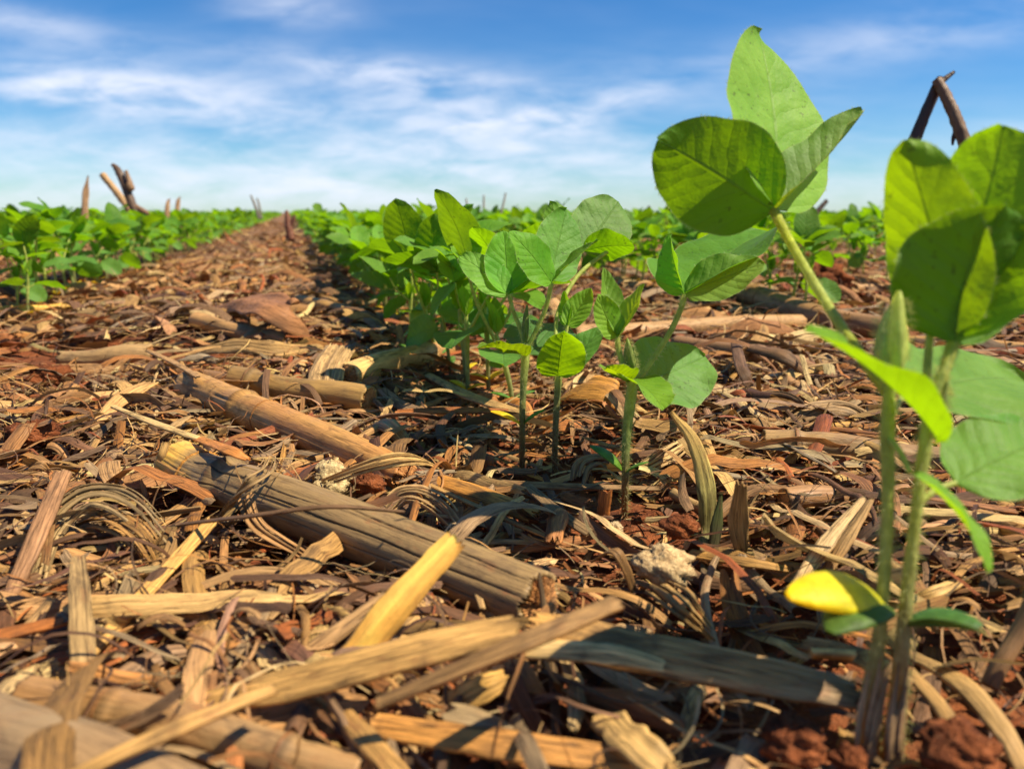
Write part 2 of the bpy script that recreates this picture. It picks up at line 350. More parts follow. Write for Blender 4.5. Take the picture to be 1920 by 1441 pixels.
# ------------------------------------------------------------------ ribbons (dry leaves, husks, split stalk)
def seed_(rng): return rng.random()*50
def ribbon(P, w, n0, camber=0.3, thick=0.0005, S=24, K=7, jag=0.3, col=(0.4, 0.26, 0.13), rng=None, ribs=0.0, nribs=5, wave=0.0, twist=(0, 0), colend=None, cl=None):
    rng = rng or np.random.default_rng(1)
    C = spline(P, S); Wd = lerpl(w, S); T, sd_, n = frame(C, np.asarray(n0, float))
    tw = lerpl(twist, S)[:, None]; sd2 = sd_*np.cos(tw)+n*np.sin(tw); n2 = n*np.cos(tw)-sd_*np.sin(tw)
    s = np.linspace(-1, 1, K); c = camber if abs(camber) > 1e-3 else 1e-3
    Rr = Wd/c
    X = Rr[:, None]*np.sin(c*s/2); Z = Rr[:, None]*(np.cos(c*s/2)-np.cos(c/4))
    cv = np.zeros(K)
    if ribs:
        q_ = sum(a_*np.sin(s*np.pi*nribs*f_+rng.random()*6) for a_, f_ in ((0.6, 1.0), (0.45, 1.7), (0.35, 2.9))); Z = Z+ribs*q_[None]*(0.7+0.5*np.sin(np.linspace(0, 1, S)*5+rng.random()*6))[:, None]; cv = 0.22*q_
    q2 = np.interp(np.linspace(0, 1, K), np.linspace(0, 1, max(3, K//2)), rng.standard_normal(max(3, K//2))); Z = Z+0.022*Wd[:, None]*q2[None]; cv = cv+0.10*q2
    ed_ = vnoise(np.linspace(0, S*0.35, S)+seed_(rng), np.zeros(S)+0.5, 2)-0.5; X = X*(1+0.16*ed_[:, None]*np.abs(s)[None]**2)
    if wave:
        t = np.linspace(0, 1, S)[:, None]; Z = Z+wave*Wd[:, None]*(np.sin(t*11+rng.random()*6+s[None]*1.5)+0.6*np.sin(t*23+rng.random()*6-s[None]*2))*(0.35+s[None]**2)
        X = X*(1+0.08*np.sin(t*17+rng.random()*6)*np.abs(s)[None])
    V = C[:, None]+X[..., None]*sd2[:, None]+Z[..., None]*n2[:, None]
    j = rng.random((2, K)); fall = np.linspace(1, 0, max(3, S//5))
    for k, f in enumerate(fall):
        V[k] += (T[0]*Wd[0]*jag)*(j[0]*f**2)[:, None]*1.0; V[-1-k] -= (T[-1]*Wd[-1]*jag)*(j[1]*f**2)[:, None]
    Bm = V-n2[:, None]*thick
    ring = np.concatenate([V, Bm[:, ::-1]], 1); R2 = 2*K
    Q = gridq(S, R2, True)
    cap = lambda o: np.array([[o+k, o+k+1, o+R2-2-k, o+R2-1-k] for k in range(K-1)])
    Q = np.concatenate([Q, cap(0), cap((S-1)*R2)[:, ::-1]])
    l = np.r_[0, np.cumsum(np.linalg.norm(np.diff(C, axis=0), axis=1))]*100
    u = np.r_[s, s[::-1]*0.98]*Wd.mean()*50
    off = rng.random(2)*50
    UV = np.stack(np.broadcast_arrays(u[None]+off[0], l[:, None]+off[1]), -1)
    ce = col if colend is None else colend
    cl = cl or [col, ce]; cc = np.stack([lerpl([q_[k] for q_ in cl], S) for k in range(3)], -1)[:, None]*(1+np.r_[cv, cv[::-1]][None, :, None]+0.16*(vnoise(np.linspace(0, 5, S)[:, None]+off[0], np.arange(R2)[None]*0.4+off[1], 4)[..., None]-0.5)*2).clip(0.45, 1.5)
    return ring, Q, UV, np.broadcast_to(cc, (S, R2, 3)).clip(0, 1)

def batch_ribbons(rng, x, y, L_, w, S, K, cols, lift, arch, camber, zoff, jag=0.35, curvk=0.5):
    """many open ribbons for the litter mass, as one set of arrays"""
    n = len(x); t = np.linspace(0, 1, S)
    hd = rng.random(n)*2*np.pi; curv = rng.standard_normal(n)*curvk; cut = rng.standard_normal(n)
    th = hd[:, None]+curv[:, None]*(t-0.5)
    pit = lift[:, None]+arch[:, None]*(0.5-t)*2+0.25*np.sin(t*6+cut[:, None]*3)*np.abs(arch[:, None])
    st = L_[:, None]/(S-1)
    dx = np.cumsum(np.cos(th)*np.cos(pit)*st, 1); dy = np.cumsum(np.sin(th)*np.cos(pit)*st, 1); dz = np.cumsum(np.sin(pit)*st, 1)
    dz = dz-dz.min(1, keepdims=True)
    C = np.stack([x[:, None]+dx-dx[:, S//2:S//2+1], y[:, None]+dy-dy[:, S//2:S//2+1], dz], -1)
    C[..., 2] += gh(C[..., 0], C[..., 1])+zoff[:, None]
    T = np.stack([np.cos(th)*np.cos(pit), np.sin(th)*np.cos(pit), np.sin(pit)], -1)
    sd_ = nrm(np.cross(T, np.array([0, 0, 1.0]))); nn = np.cross(sd_, T)
    tw = (rng.standard_normal(n)*0.45)[:, None]+(rng.standard_normal(n)*0.5)[:, None]*(t-0.5); tw = tw[..., None]
    s2 = sd_*np.cos(tw)+nn*np.sin(tw); n2 = nn*np.cos(tw)-sd_*np.sin(tw)
    s = np.linspace(-1, 1, K); Wd = w[:, None]*(1-0.35*rng.random(n)[:, None]*np.abs(2*t-1)**3)
    c = camber[:, None, None]; X = (Wd[..., None]/c)*np.sin(c*s/2); Z = (Wd[..., None]/c)*(np.cos(c*s/2)-1)
    V = C[:, :, None]+X[..., None]*s2[:, :, None]+Z[..., None]*n2[:, :, None]
    jj = rng.random((n, 2, K, 1))*(w*jag)[:, None, None, None]*2
    V[:, 0] += T[:, 0][:, None]*jj[:, 0]; V[:, -1] -= T[:, -1][:, None]*jj[:, 1]
    off = rng.random((n, 1, 1, 2))*80
    UV = np.stack(np.broadcast_arrays((s*0.5)[None, None]*w[:, None, None]*100, (t[None]*L_[:, None])[..., None]*100), -1)+off
    Q = (gridq(S, K)[None]+(np.arange(n)*S*K)[:, None, None]).reshape(-1, 4)
    Cc = np.broadcast_to(cols[:, None, None], (n, S, K, 3))
    return V.reshape(-1, 3), Q, UV.reshape(-1, 2), Cc.reshape(-1, 3)
PAL = np.array([(0.43, 0.235, 0.085), (0.58, 0.365, 0.15), (0.32, 0.16, 0.06), (0.44, 0.185, 0.05), (0.20, 0.11, 0.058), (0.37, 0.25, 0.14), (0.34, 0.10, 0.03), (0.125, 0.06, 0.03), (0.68, 0.48, 0.24)])
PALW = np.array([0.17, 0.15, 0.14, 0.07, 0.16, 0.13, 0.06, 0.12, 0.05])
def pal(rng, n, w=PALW):
    c = PAL[rng.choice(len(PAL), n, p=w/w.sum())]; return (c*(1+0.16*rng.standard_normal((n, 1)))*(1+0.05*rng.standard_normal((n, 3)))).clip(0.02, 0.8)

# ------------------------------------------------------------------ ground
def ground():
    def axis(c, h, d, lim, n):
        a = np.arange(-h, h, d); e = np.geomspace(d, lim, n); return c+np.r_[-(h+np.cumsum(e)[::-1]), a, h+np.cumsum(e)]
    xs = axis(0.25, 0.75, 0.005, 260, 46); ys = axis(0.65, 0.6, 0.005, 260, 46)
    X, Y = np.meshgrid(xs, ys, indexing='ij'); Z = gh(X, Y)
    V = np.stack([X, Y, Z], -1); b = MB(); b.add(V, gridq(len(xs), len(ys)), V[..., :2]*100, (0.2, 0.07, 0.03))
    o = b.build('ground', M_GROUND); tag(o, kind='structure')
    me = o.data; me.flip_normals()
ground()

# ------------------------------------------------------------------ litter mass
def in_view(x, y, mg=0.32):
    p = np.stack([x, y, np.zeros_like(x)], -1); u, v, t = proj(p)
    return (t > 0.1) & (u > -1920*mg-60) & (u < 1920*(1+mg)+60) & (v < 1441+260)
def soil_bare(x, y):
    """chance that litter stays off: strips opened along the rows and one bare patch"""
    r = row_dist(x); n = fbm(x*14, y*14, 31, 3)+0.5
    b = np.exp(-((r-0.0)/0.06)**2)*0.55
    gl = G(130, 690); b = np.maximum(b, 0.97*np.exp(-(((x-gl[0])/0.20)**2+((y-gl[1])/0.11)**2)**2))
    for px, py, rx, ry in ((1130, 960, 0.055, 0.04), (1020, 905, 0.04, 0.03), (1840, 1330, 0.05, 0.04), (1500, 1400, 0.03, 0.025), (1280, 970, 0.035, 0.025)):
        q = G(px, py); b = np.maximum(b, 0.95*np.exp(-(((x-q[0])/rx)**2+((y-q[1])/ry)**2)**2))
    return np.clip(b*(0.65+n*0.8), 0, 0.95)
def scatter(rng, n, y0, y1, p=1.0, bare=1.0):
    """uniform over the ground seen from about the camera between two distances"""
    xs, ys = [], []
    while sum(map(len, xs)) < n:
        m_ = n*3; d = y0+(y1-y0)*np.sqrt(rng.random(m_)*(1-(y0/y1)**2)+(y0/y1)**2)/1.0-0
        d = np.sqrt(rng.random(m_)*(y1**2-y0**2)+y0**2); a = YAW+(rng.random(m_)-0.5)*math.radians(92)
        x = d*np.sin(a); y = d*np.cos(a); k = in_view(x, y) & (rng.random(m_) > soil_bare(x, y)*bare)
        xs.append(x[k]); ys.append(y[k])
    return np.concatenate(xs)[:n], np.concatenate(ys)[:n]
def litter():
    rng = np.random.default_rng(7); b = MB()
    def go(n, y0, y1, L0, L1, w0, w1, S, K, lift, arch, cam0, cam1, z1, w=PALW, dim=1.0, bare=1.0, ck=0.5):
        x, y = scatter(rng, n, y0, y1, bare=bare); u = rng.random(n)
        L_ = L0+(L1-L0)*rng.random(n)**1.6; wd = w0+(w1-w0)*rng.random(n)**1.5
        b.add(*batch_ribbons(rng, x, y, L_, wd, S, K, pal(rng, n, w)*dim, rng.standard_normal(n)*lift, rng.standard_normal(n)*arch, cam0+(cam1-cam0)*rng.random(n)+0.01, rng.random(n)**1.3*z1, curvk=ck))
    # near
    go(2304, 0.15, 0.75, 0.03, 0.10, 0.003, 0.011, 12, 5, 0.09, 0.30, 0.2, 2.0, 0.014)
    go(3840, 0.15, 0.75, 0.012, 0.042, 0.0015, 0.0065, 8, 4, 0.16, 0.45, 0.1, 2.2, 0.014)
    go(5376, 0.15, 0.75, 0.012, 0.06, 0.0003, 0.0013, 10, 2, 0.12, 0.5, 0.01, 0.1, 0.016, bare=0.75, ck=1.7)
    go(4608, 0.15, 0.75, 0.003, 0.012, 0.001, 0.0035, 4, 3, 0.2, 0.5, 0.1, 1.2, 0.010, np.array([.10, .06, .14, .22, .12, .03, .22, .14, .02]), bare=0.6)
    # middle
    go(5376, 0.75, 2.2, 0.03, 0.12, 0.005, 0.018, 8, 4, 0.09, 0.32, 0.2, 2.4, 0.016, bare=0.9)
    go(4864, 0.75, 2.2, 0.015, 0.055, 0.002, 0.009, 5, 3, 0.14, 0.5, 0.1, 2.0, 0.016, bare=0.9)
    go(5376, 0.75, 2.2, 0.02, 0.09, 0.0006, 0.0022, 7, 2, 0.12, 0.5, 0.01, 0.1, 0.018, bare=0.8, ck=1.3)
    go(3072, 2.2, 4.5, 0.04, 0.13, 0.005, 0.017, 6, 3, 0.12, 0.4, 0.2, 2.4, 0.022, bare=0.7)
    go(5376, 2.2, 4.5, 0.02, 0.07, 0.002, 0.010, 4, 3, 0.16, 0.5, 0.1, 2.0, 0.02, bare=0.7)
    go(5376, 4.5, 11, 0.04, 0.16, 0.005, 0.02, 4, 3, 0.14, 0.5, 0.2, 2.4, 0.03, bare=0.6)
    o = b.build('straw_litter', M_STRAW); tag(o, 'loose tan and brown shreds of dry maize straw covering the soil between rows', 'straw litter', kind='stuff')
    # crumbs of soil
    b = MB(); n = 5200
    th = np.linspace(0.15, np.pi-0.15, 4); ph = np.linspace(0, 2*np.pi, 6, endpoint=False)
    U = np.stack([np.sin(th)[:, None]*np.cos(ph), np.sin(th)[:, None]*np.sin(ph), np.cos(th)[:, None]+0*ph], -1)
    x, y = scatter(rng, n, 0.15, 1.5, bare=0.0); k = rng.random(n) < 0.25+soil_bare(x, y)*1.4; x, y = x[k], y[k]; n = len(x)
    r = 0.0005+0.0026*rng.random(n)**4
    V = U[None]*r[:, None, None, None]*(0.55+0.9*rng.random((n, 4, 6, 1)))*np.array([1, 1, 0.75])
    V = V+np.stack([x, y, gh(x, y)+r*0.4], -1)[:, None, None]
    Q = (gridq(4, 6, True)[None]+(np.arange(n)*24)[:, None, None]).reshape(-1, 4)
    b.add(V, Q, np.zeros((n*24, 2)), (0.2, 0.07, 0.03))
    o = b.build('soil_crumbs', M_SOIL, smooth=True); tag(o, 'fine red soil crumbs strewn along the seed rows', 'soil crumbs', kind='stuff')
litter()

# ------------------------------------------------------------------ maize stalks
LAND = []           # landmarks used when naming what lies near them
def stalk(label, pts, rpx, col, nodes=(), S=70, A=40, cracks=(), flat=0.92, seed=1, name='maize_stalk', col2=None, pith=(True, True), cat='maize stalk', land=None, group=None, z=None, ragged=0.35, fade=None, cpith=(0.58, 0.26, 0.075)):
    rng = np.random.default_rng(seed)
    wm = np.array((1.28, 1.12, 0.84)); col = tuple(np.array(col)*wm); col2 = None if col2 is None else tuple(np.array(col2)*wm); P = []
    rp = np.atleast_1d(rpx)
    for i, q in enumerate(pts):
        if len(q) == 3 and q[2] < 1 and not isinstance(q[2], str): P.append(G(q[0], q[1], q[2]))
        else:
            zz = 0.014
            for _ in range(4):
                p = G(q[0], q[1], zz); t = proj(p)[2]; zz = rp[min(i, len(rp)-1)]*t/F+0.005+float(gh(p[0], p[1]))
            P.append(p)
    R = np.array([rp[min(i, len(rp)-1)]*proj(p)[2]/F for i, p in enumerate(P)])
    C = spline(P, S); R = lerpl(R, S); t = np.linspace(0, 1, S)
    ln = np.r_[0, np.cumsum(np.linalg.norm(np.diff(C, axis=0), axis=1))]
    # gentle sag / bend
    C = C+np.stack([np.zeros(S), np.zeros(S), 0.0012*np.sin(t*7+seed)], -1)
    T, sd_, n = frame(C, np.array([0, 0, 1.0]) if abs(nrm(C[-1]-C[0])[2]) < 0.8 else np.array([0.2, -1, 0]))
    a = np.linspace(0, 2*np.pi, A, endpoint=False)
    Rm = R.mean()
    prof = np.ones(S); nodecol = np.zeros(S)
    for nn in nodes:
        dl = (ln-nn*ln[-1])/Rm
        prof += 0.13*np.exp(-(dl/0.22)**2)-0.06*np.exp(-((dl-0.55)/0.35)**2)+0.05*np.exp(-((dl+0.5)/0.5)**2); nodecol += np.exp(-(dl/0.22)**2)
    rr = R[:, None]*prof[:, None]*np.ones(A)
    rr = rr*(1+0.05*(vnoise(np.cos(a)[None]*2+3+t[:, None]*3, np.sin(a)[None]*2+seed+t[:, None]*2, seed)-0.5)*2+0.03*np.cos(2*(a[None]-1.0-t[:, None]*0.8)))
    for k in range(9):    # fibre grooves
        a0 = rng.random()*2*np.pi; rr = rr*(1-0.018*np.exp(-((np.angle(np.exp(1j*(a-a0)))[None]+0.08*np.sin(t[:, None]*5+k))/0.06)**2))
    dark = np.zeros((S, A))
    for (a0, t0, t1, dep, dr) in cracks:
        w_ = np.exp(-((np.angle(np.exp(1j*(a-math.radians(a0))))[None]+dr*(t[:, None]-t0)+0.03*np.sin(t[:, None]*37+a0))/0.02)**2)*((t > t0) & (t < t1))[:, None]*np.sin(np.clip((t-t0)/(t1-t0), 0, 1)*np.pi)[:, None]**0.5
        rr = rr*(1-dep*w_); dark = np.maximum(dark, w_)
    V = C[:, None]+rr[..., None]*(np.cos(a)[None, :, None]*sd_[:, None]+flat*np.sin(a)[None, :, None]*n[:, None])
    for e, sg in ((0, 1), (-1, -1)):
        jg = ragged*(vnoise(np.cos(a)*3+seed, np.sin(a)*3+e*5, 3)*0.7+0.5*rng.random(A))*Rm
        V[e] += T[e]*sg*(jg-jg.mean())[:, None]
    c1 = np.array(col); c2 = c1 if col2 is None else np.array(col2)
    bl = (fbm(np.cos(a)[None]*1.2+t[:, None]*6+seed*3, np.sin(a)[None]*1.2+t[:, None]*5, seed, 3)*2.2+0.5+(1.1*(t[:, None]-0.5) if fade is None else (t[:, None]-fade)/0.16)).clip(0, 1)[..., None]
    cc = c1*(1-bl)+c2*bl
    cc = cc*(1-0.5*nodecol.clip(0, 1)[:, None, None])*(1-0.72*dark[..., None])
    b = MB(); UV = np.stack(np.broadcast_arrays(a[None]*Rm*100+seed*7, ln[:, None]*100), -1)
    # a wall: inner rings at each end
    ends = []
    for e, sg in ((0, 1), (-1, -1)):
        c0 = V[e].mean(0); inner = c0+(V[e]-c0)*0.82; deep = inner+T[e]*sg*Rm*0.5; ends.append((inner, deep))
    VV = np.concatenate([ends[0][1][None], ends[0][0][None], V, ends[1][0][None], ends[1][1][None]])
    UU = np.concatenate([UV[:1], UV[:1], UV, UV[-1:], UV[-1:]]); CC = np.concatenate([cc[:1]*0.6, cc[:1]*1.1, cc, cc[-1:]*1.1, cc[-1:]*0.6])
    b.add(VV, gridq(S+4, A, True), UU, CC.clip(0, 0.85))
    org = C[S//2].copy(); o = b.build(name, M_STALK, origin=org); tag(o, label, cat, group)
    for e, on in ((0, pith[0]), (1, pith[1])):
        if not on: continue
        ring = ends[e][0]*0.95+ends[e][1]*0.05; c0 = ring.mean(0); tt = T[0]*-1 if e == 0 else T[-1]
        rs = np.linspace(0.02, 1.02, 8); X = c0+(ring-c0)[None]*rs[:, None, None]
        X = X+tt*(Rm*0.16*(rng.random((8, A, 1))*0.8+0.8*(1-rs[:, None, None]**2)))
        pb = MB(); pb.add(X, gridq(8, A, True), np.zeros((8*A, 2)), cpith); pb.v = [v-org for v in pb.v]; pb.build('pith', M_PITH, o)
    for nn in nodes:
        i = int(nn*(S-1)); i = min(max(i, 1), S-2)
        c0 = V[i].mean(0); off = np.array([-0.10, -0.03, 0.03, 0.10]); X = np.stack([c0+(V[i]-c0)*k+T[i]*Rm*d for d, k in zip(off, (0.99, 1.045, 1.045, 0.99))])
        X = X+0.02*Rm*rng.standard_normal((4, A, 1))*n[i]
        nb = MB(); nb.add(X, gridq(4, A, True), np.stack(np.broadcast_arrays(a[None]*Rm*100, off[:, None]), -1), np.array(col)*np.array([0.62, 0.48, 0.38])); nb.v = [v-org for v in nb.v]; nb.build('node_ring', M_STALK, o)
    if land: LAND.append((land, org))
    return o
TAN, OLV, ORG, GRY, YEL, DRK = (0.42, 0.27, 0.115), (0.235, 0.165, 0.085), (0.45, 0.215, 0.065), (0.27, 0.20, 0.125), (0.58, 0.39, 0.11), (0.13, 0.08, 0.05)
stalk('thick cracked olive grey maize stalk lying across the middle foreground', [(335, 868), (470, 925), (1010, 1128)], (46, 52, 63), YEL, nodes=(0.21,), S=170, A=230, seed=3, col2=(0.245, 0.185, 0.112), fade=0.20,
      cracks=((60, 0.26, 0.72, 0.12, 0.15), (85, 0.30, 0.66, 0.10, -0.1), (38, 0.55, 0.99, 0.16, 0.2), (110, 0.62, 0.97, 0.12, 0.1), (20, 0.28, 0.6, 0.10, 0.0), (140, 0.4, 0.8, 0.1, 0.1), (72, 0.72, 1.0, 0.14, 0.2), (5, 0.6, 0.98, 0.12, 0.1)), land='the thick cracked olive stalk')
stalk('orange brown jointed maize stalk just behind the thick cracked olive stalk', [(358, 722), (490, 782), (700, 866), (760, 892)], (33, 36, 36, 30), TAN, nodes=(0.36,), S=110, A=72, seed=5, col2=(0.40, 0.205, 0.085), cracks=((40, 0.0, 0.34, 0.12, 0.1), (100, 0.4, 0.9, 0.09, 0.1), (60, 0.45, 0.8, 0.08, 0)), land='the orange brown jointed stalk')
stalk('straight olive maize stalk with blunt orange cut end behind the jointed stalk', [(438, 712), (692, 752)], (25, 28), OLV, nodes=(0.15,), S=80, A=56, seed=8, col2=(0.33, 0.23, 0.10), land='the straight olive stalk')
stalk('dark blotched maize stalk with a blackened broken left tip', [(112, 672), (280, 664)], (15, 20), GRY, S=50, A=40, seed=9, col2=(0.36, 0.26, 0.15), ragged=1.3, land='the blackened broken stalk tip')
stalk('thin greyish brown stalk running under the blackened stalk tip', [(255, 690), (480, 722)], (13, 15), (0.24, 0.15, 0.09), S=50, A=32, seed=10, nodes=(0.55,))
stalk('pale ribbed stalk half shaded by the seedling cluster, dark joint at right', [(650, 704), (850, 648)], (27, 22), (0.56, 0.41, 0.22), nodes=(0.72,), S=70, A=56, seed=12, col2=(0.36, 0.25, 0.12), cracks=((70, 0.0, 0.6, 0.1, 0), (100, 0.0, 0.6, 0.1, 0), (50, 0.05, 0.55, 0.1, 0)), land='the pale ribbed stalk')  # right half coloured darker: the seedlings' shade is put into the colour
stalk('slim brown stalk under seedling shade beyond the broad reddish husk', [(560, 566), (755, 608)], (14, 15), TAN, nodes=(0.5,), seed=13, col2=OLV, land='the slim brown stalk')
stalk('short tan stalk in front of the broad reddish husk', [(368, 602), (540, 640)], (17, 14), (0.40, 0.26, 0.14), seed=14, col2=OLV, land='the short tan stalk')
stalk('pale tan stalk reaching in from the left edge', [(-40, 768), (110, 762), (222, 744)], (18, 18, 13), (0.44, 0.30, 0.15), seed=15, land='the pale left edge stalk')
stalk('fat blurred grey stalk in the bottom left corner', [(-130, 1352, 0.018), (330, 1530, 0.018)], (98, 98), (0.25, 0.20, 0.15), S=60, A=64, seed=16, col2=(0.26, 0.19, 0.13), land='the fat blurred grey stalk')
stalk('blurred brown jointed stalk along the bottom left, behind the fat grey stalk', [(50, 1296, 0.016), (330, 1362, 0.016), (680, 1450, 0.014)], (40, 42, 40), (0.31, 0.20, 0.11), nodes=(0.30, 0.8), S=80, A=56, seed=17, col2=(0.30, 0.215, 0.13), land='the blurred brown jointed stalk')
stalk('weathered grey stalk half buried behind the two front stems', [(1432, 828), (1790, 868)], (28, 32), (0.33, 0.235, 0.14), nodes=(0.18,), S=80, A=56, seed=18, col2=(0.24, 0.165, 0.10), cracks=((90, 0.05, 0.5, 0.1, 0), (60, 0.3, 0.9, 0.1, 0)), land='the weathered grey stalk')
stalk('short brown stalk with a rounded left end behind the white split strip', [(1470, 938), (1700, 930)], (25, 22), (0.31, 0.19, 0.11), seed=19, S=50, A=44, land='the short round ended stalk')
stalk('heavy brown stalk crossing behind the tall curved petiole', [(1392, 548), (1530, 592), (1690, 622)], (22, 25, 22), (0.34, 0.22, 0.125), nodes=(0.17,), seed=20, S=60, A=48, col2=(0.22, 0.145, 0.09), land='the heavy brown stalk')
stalk('long straw coloured stalk lying level behind the round lower leaf', [(1075, 628), (1300, 614), (1500, 606)], (18, 19, 17), (0.38, 0.255, 0.14), nodes=(0.72,), seed=21, S=60, A=40, land='the long level straw stalk')
stalk('dark stalk lying below the long level straw stalk', [(1270, 645), (1420, 668), (1540, 705)], (19, 22, 20), (0.25, 0.16, 0.10), nodes=(0.6,), seed=22, S=60, A=40)
stalk('yellow stalk piece under the pale leaf at the right edge', [(1770, 806), (1960, 796)], (17, 18), YEL, seed=23, S=40, A=36, land='the yellow stalk piece')
stalk('thin yellow stalk just above the weathered grey stalk', [(1540, 800), (1760, 803)], (10, 11), (0.50, 0.34, 0.13), seed=24, S=40, A=28)
stalk('yellow straw stalk under the nearest seedlings at the left edge', [(-20, 584), (135, 574)], (8, 8), YEL, seed=25, S=40, A=24)
stalk('grey brown stalk behind the yellow straw at the left edge', [(10, 548), (170, 540)], (13, 12), (0.30, 0.19, 0.11), seed=26, S=40, A=24)
stalk('straw stalk slanting to the right edge below the oval leaf', [(1740, 928), (1960, 1022)], (20, 23), (0.42, 0.28, 0.13), seed=27, S=50, A=40, land='the slanting right edge stalk')
stalk('thin grey twig slanting under the wilted shoot', [(1262, 925), (1440, 1000)], (11, 10), (0.30, 0.22, 0.14), seed=28, S=40, A=24)
stalk('pale stalk lying beyond the right seedlings', [(1600, 541), (1760, 545)], (11, 11), (0.48, 0.32, 0.18), seed=29, S=40, A=24)
stalk('pale stalk between the far right seedlings under the tall stalk', [(1690, 640), (1960, 655)], (14, 14), (0.42, 0.27, 0.13), seed=30, S=40, A=24)
stalk('thin tan stalk pointing up the bare strip towards the left row', [(275, 545), (330, 512)], (6, 6), (0.44, 0.29, 0.15), seed=31, S=30, A=20)
stalk('blurred dark stick leaning at the right edge below the green cotyledon', [(1855, 1290, 0.008), (1950, 1100, 0.035)], (17, 16), (0.20, 0.13, 0.085), seed=32, S=40, A=28)

# standing broken stalks
def standing(label, pts, rpx, col, seed, base=True, name='broken_stalk', mat=None):
    P = [D(*q) for q in pts]
    rng = np.random.default_rng(seed); b = MB(); R = [r*q[2]/F for r, q in zip(np.atleast_1d(rpx), pts)]
    C = spline(P, 40)
    V, Q, UV, c = tube(P, R, col, 14, 40, rng, rough=0.06)
    V = V+0.03*R[0]*rng.standard_normal((40, 1, 1))*np.array([1, 0.3, 0.2]); b.add(V, Q, UV, np.asarray(col))
    return b, C
def stand_thing(name, label, legs, seed, cat='broken stalk'):
    root = None
    for k, (pn, pts, r, col) in enumerate(legs):
        b, C = standing(label, pts, r, col, seed+k)
        if root is None:
            root = empty(name, C[0] if C[0][2] < C[-1][2] else C[-1]); tag(root, label, cat)
        b.v = [v-np.array(root.location) for v in b.v]; b.build(pn, M_STALK, root)
    return root
stand_thing('broken_stalk', 'tall dark dead stalk snapped into an upside down V against the sky', [
    ('lower_stalk', [(1690, 560, 0.98), (1678, 450, 0.98), (1672, 385, 0.98), (1715, 262, 0.98), (1764, 148, 0.98)], (8, 8, 9, 11, 9), (0.085, 0.055, 0.035)),  # backlit shade is put into this leg's near-black colour
    ('folded_top', [(1757, 150, 0.97), (1785, 205, 0.96), (1812, 275, 0.95), (1840, 360, 0.95)], (9, 11, 12, 12), (0.19, 0.11, 0.06)),
    ('splinter', [(1752, 165, 0.97), (1772, 148, 0.97), (1789, 135, 0.97)], (6, 5, 3), (0.10, 0.07, 0.05)),
    ('torn_fibre', [(1795, 236, 0.96), (1788, 258, 0.96), (1786, 272, 0.96)], (4, 4, 2), (0.08, 0.05, 0.035))], 40)
stand_thing('broken_stalk', 'two leaning snapped stalks rising above the left row, one tan one dark', [
    ('tan_stalk', [(290, 452, 2.4), (240, 388, 2.4), (192, 327, 2.4)], (7, 7, 6), (0.50, 0.32, 0.16)),
    ('dark_stalk', [(275, 440, 2.35), (250, 388, 2.35), (224, 325, 2.35), (211, 308, 2.35)], (8, 8, 7, 3), (0.12, 0.07, 0.045)),
    ('splinter', [(240, 345, 2.34), (246, 352, 2.34), (236, 320, 2.34)], (7, 6, 3), (0.30, 0.18, 0.10)),
    ('fallen_leaf', [(250, 386, 2.35), (272, 398, 2.35), (292, 408, 2.35)], (6, 5, 3), (0.20, 0.11, 0.06))], 50)
stand_thing('broken_stalk', 'short dark reddish stub standing in the far bare strip', [
    ('stub', [(546, 450, 3.0), (541, 425, 3.0), (537, 395, 3.0)], (8, 7, 3), (0.20, 0.07, 0.035)),
    ('splinter', [(543, 430, 3.0), (550, 412, 3.0), (553, 402, 3.0)], (5, 4, 2), (0.14, 0.05, 0.03))], 60)
stand_thing('broken_stalk', 'thin dark stalk tip leaning above the right rows near the big leaf', [
    ('stub', [(1515, 425, 2.6), (1532, 398, 2.6), (1550, 376, 2.6)], (6, 5, 4), (0.12, 0.085, 0.06))], 65)
for i, (x0, y0, x1, y1, t, lb) in enumerate(((936, 410, 948, 362, 3.0, 'tallest'), (905, 405, 907, 366, 3.4, 'middle'), (876, 405, 874, 372, 3.6, 'shortest'))):
    stand_thing('bare_twig', lb+' of the three thin grey twigs above the middle row', [('twig', [(x0, y0, t), ((x0+x1)/2+1, (y0+y1)/2, t), (x1, y1, t)], (2, 2, 1.5), (0.36, 0.32, 0.28))], 70+i, 'twig')
stand_thing('bare_twig', 'thin grey forked twig above the left row beside the bare strip', [('twig', [(486, 410, 4.5), (478, 385, 4.5), (470, 366, 4.5)], (2.5, 2.5, 1.5), (0.24, 0.21, 0.18)), ('twig', [(490, 410, 4.5), (486, 385, 4.5), (482, 372, 4.5)], (2, 2, 1.5), (0.24, 0.21, 0.18))], 75, 'twig')
for i, (x, l2, t) in enumerate(((1214, 16, 4.2), (1252, 20, 4.0), (1268, 15, 4.4), (1296, 18, 4.1), (1326, 17, 4.3))):
    o = stand_thing('bare_twig', 'short dark reddish tuft on the skyline left of the big leaf', [('twig', [(x-4, 420, t), (x, 404, t), (x+3, 402-l2, t)], (3.5, 4, 2), (0.16, 0.075, 0.06))], 90+i, 'twig'); o['group'] = 'dark tufts on the skyline'
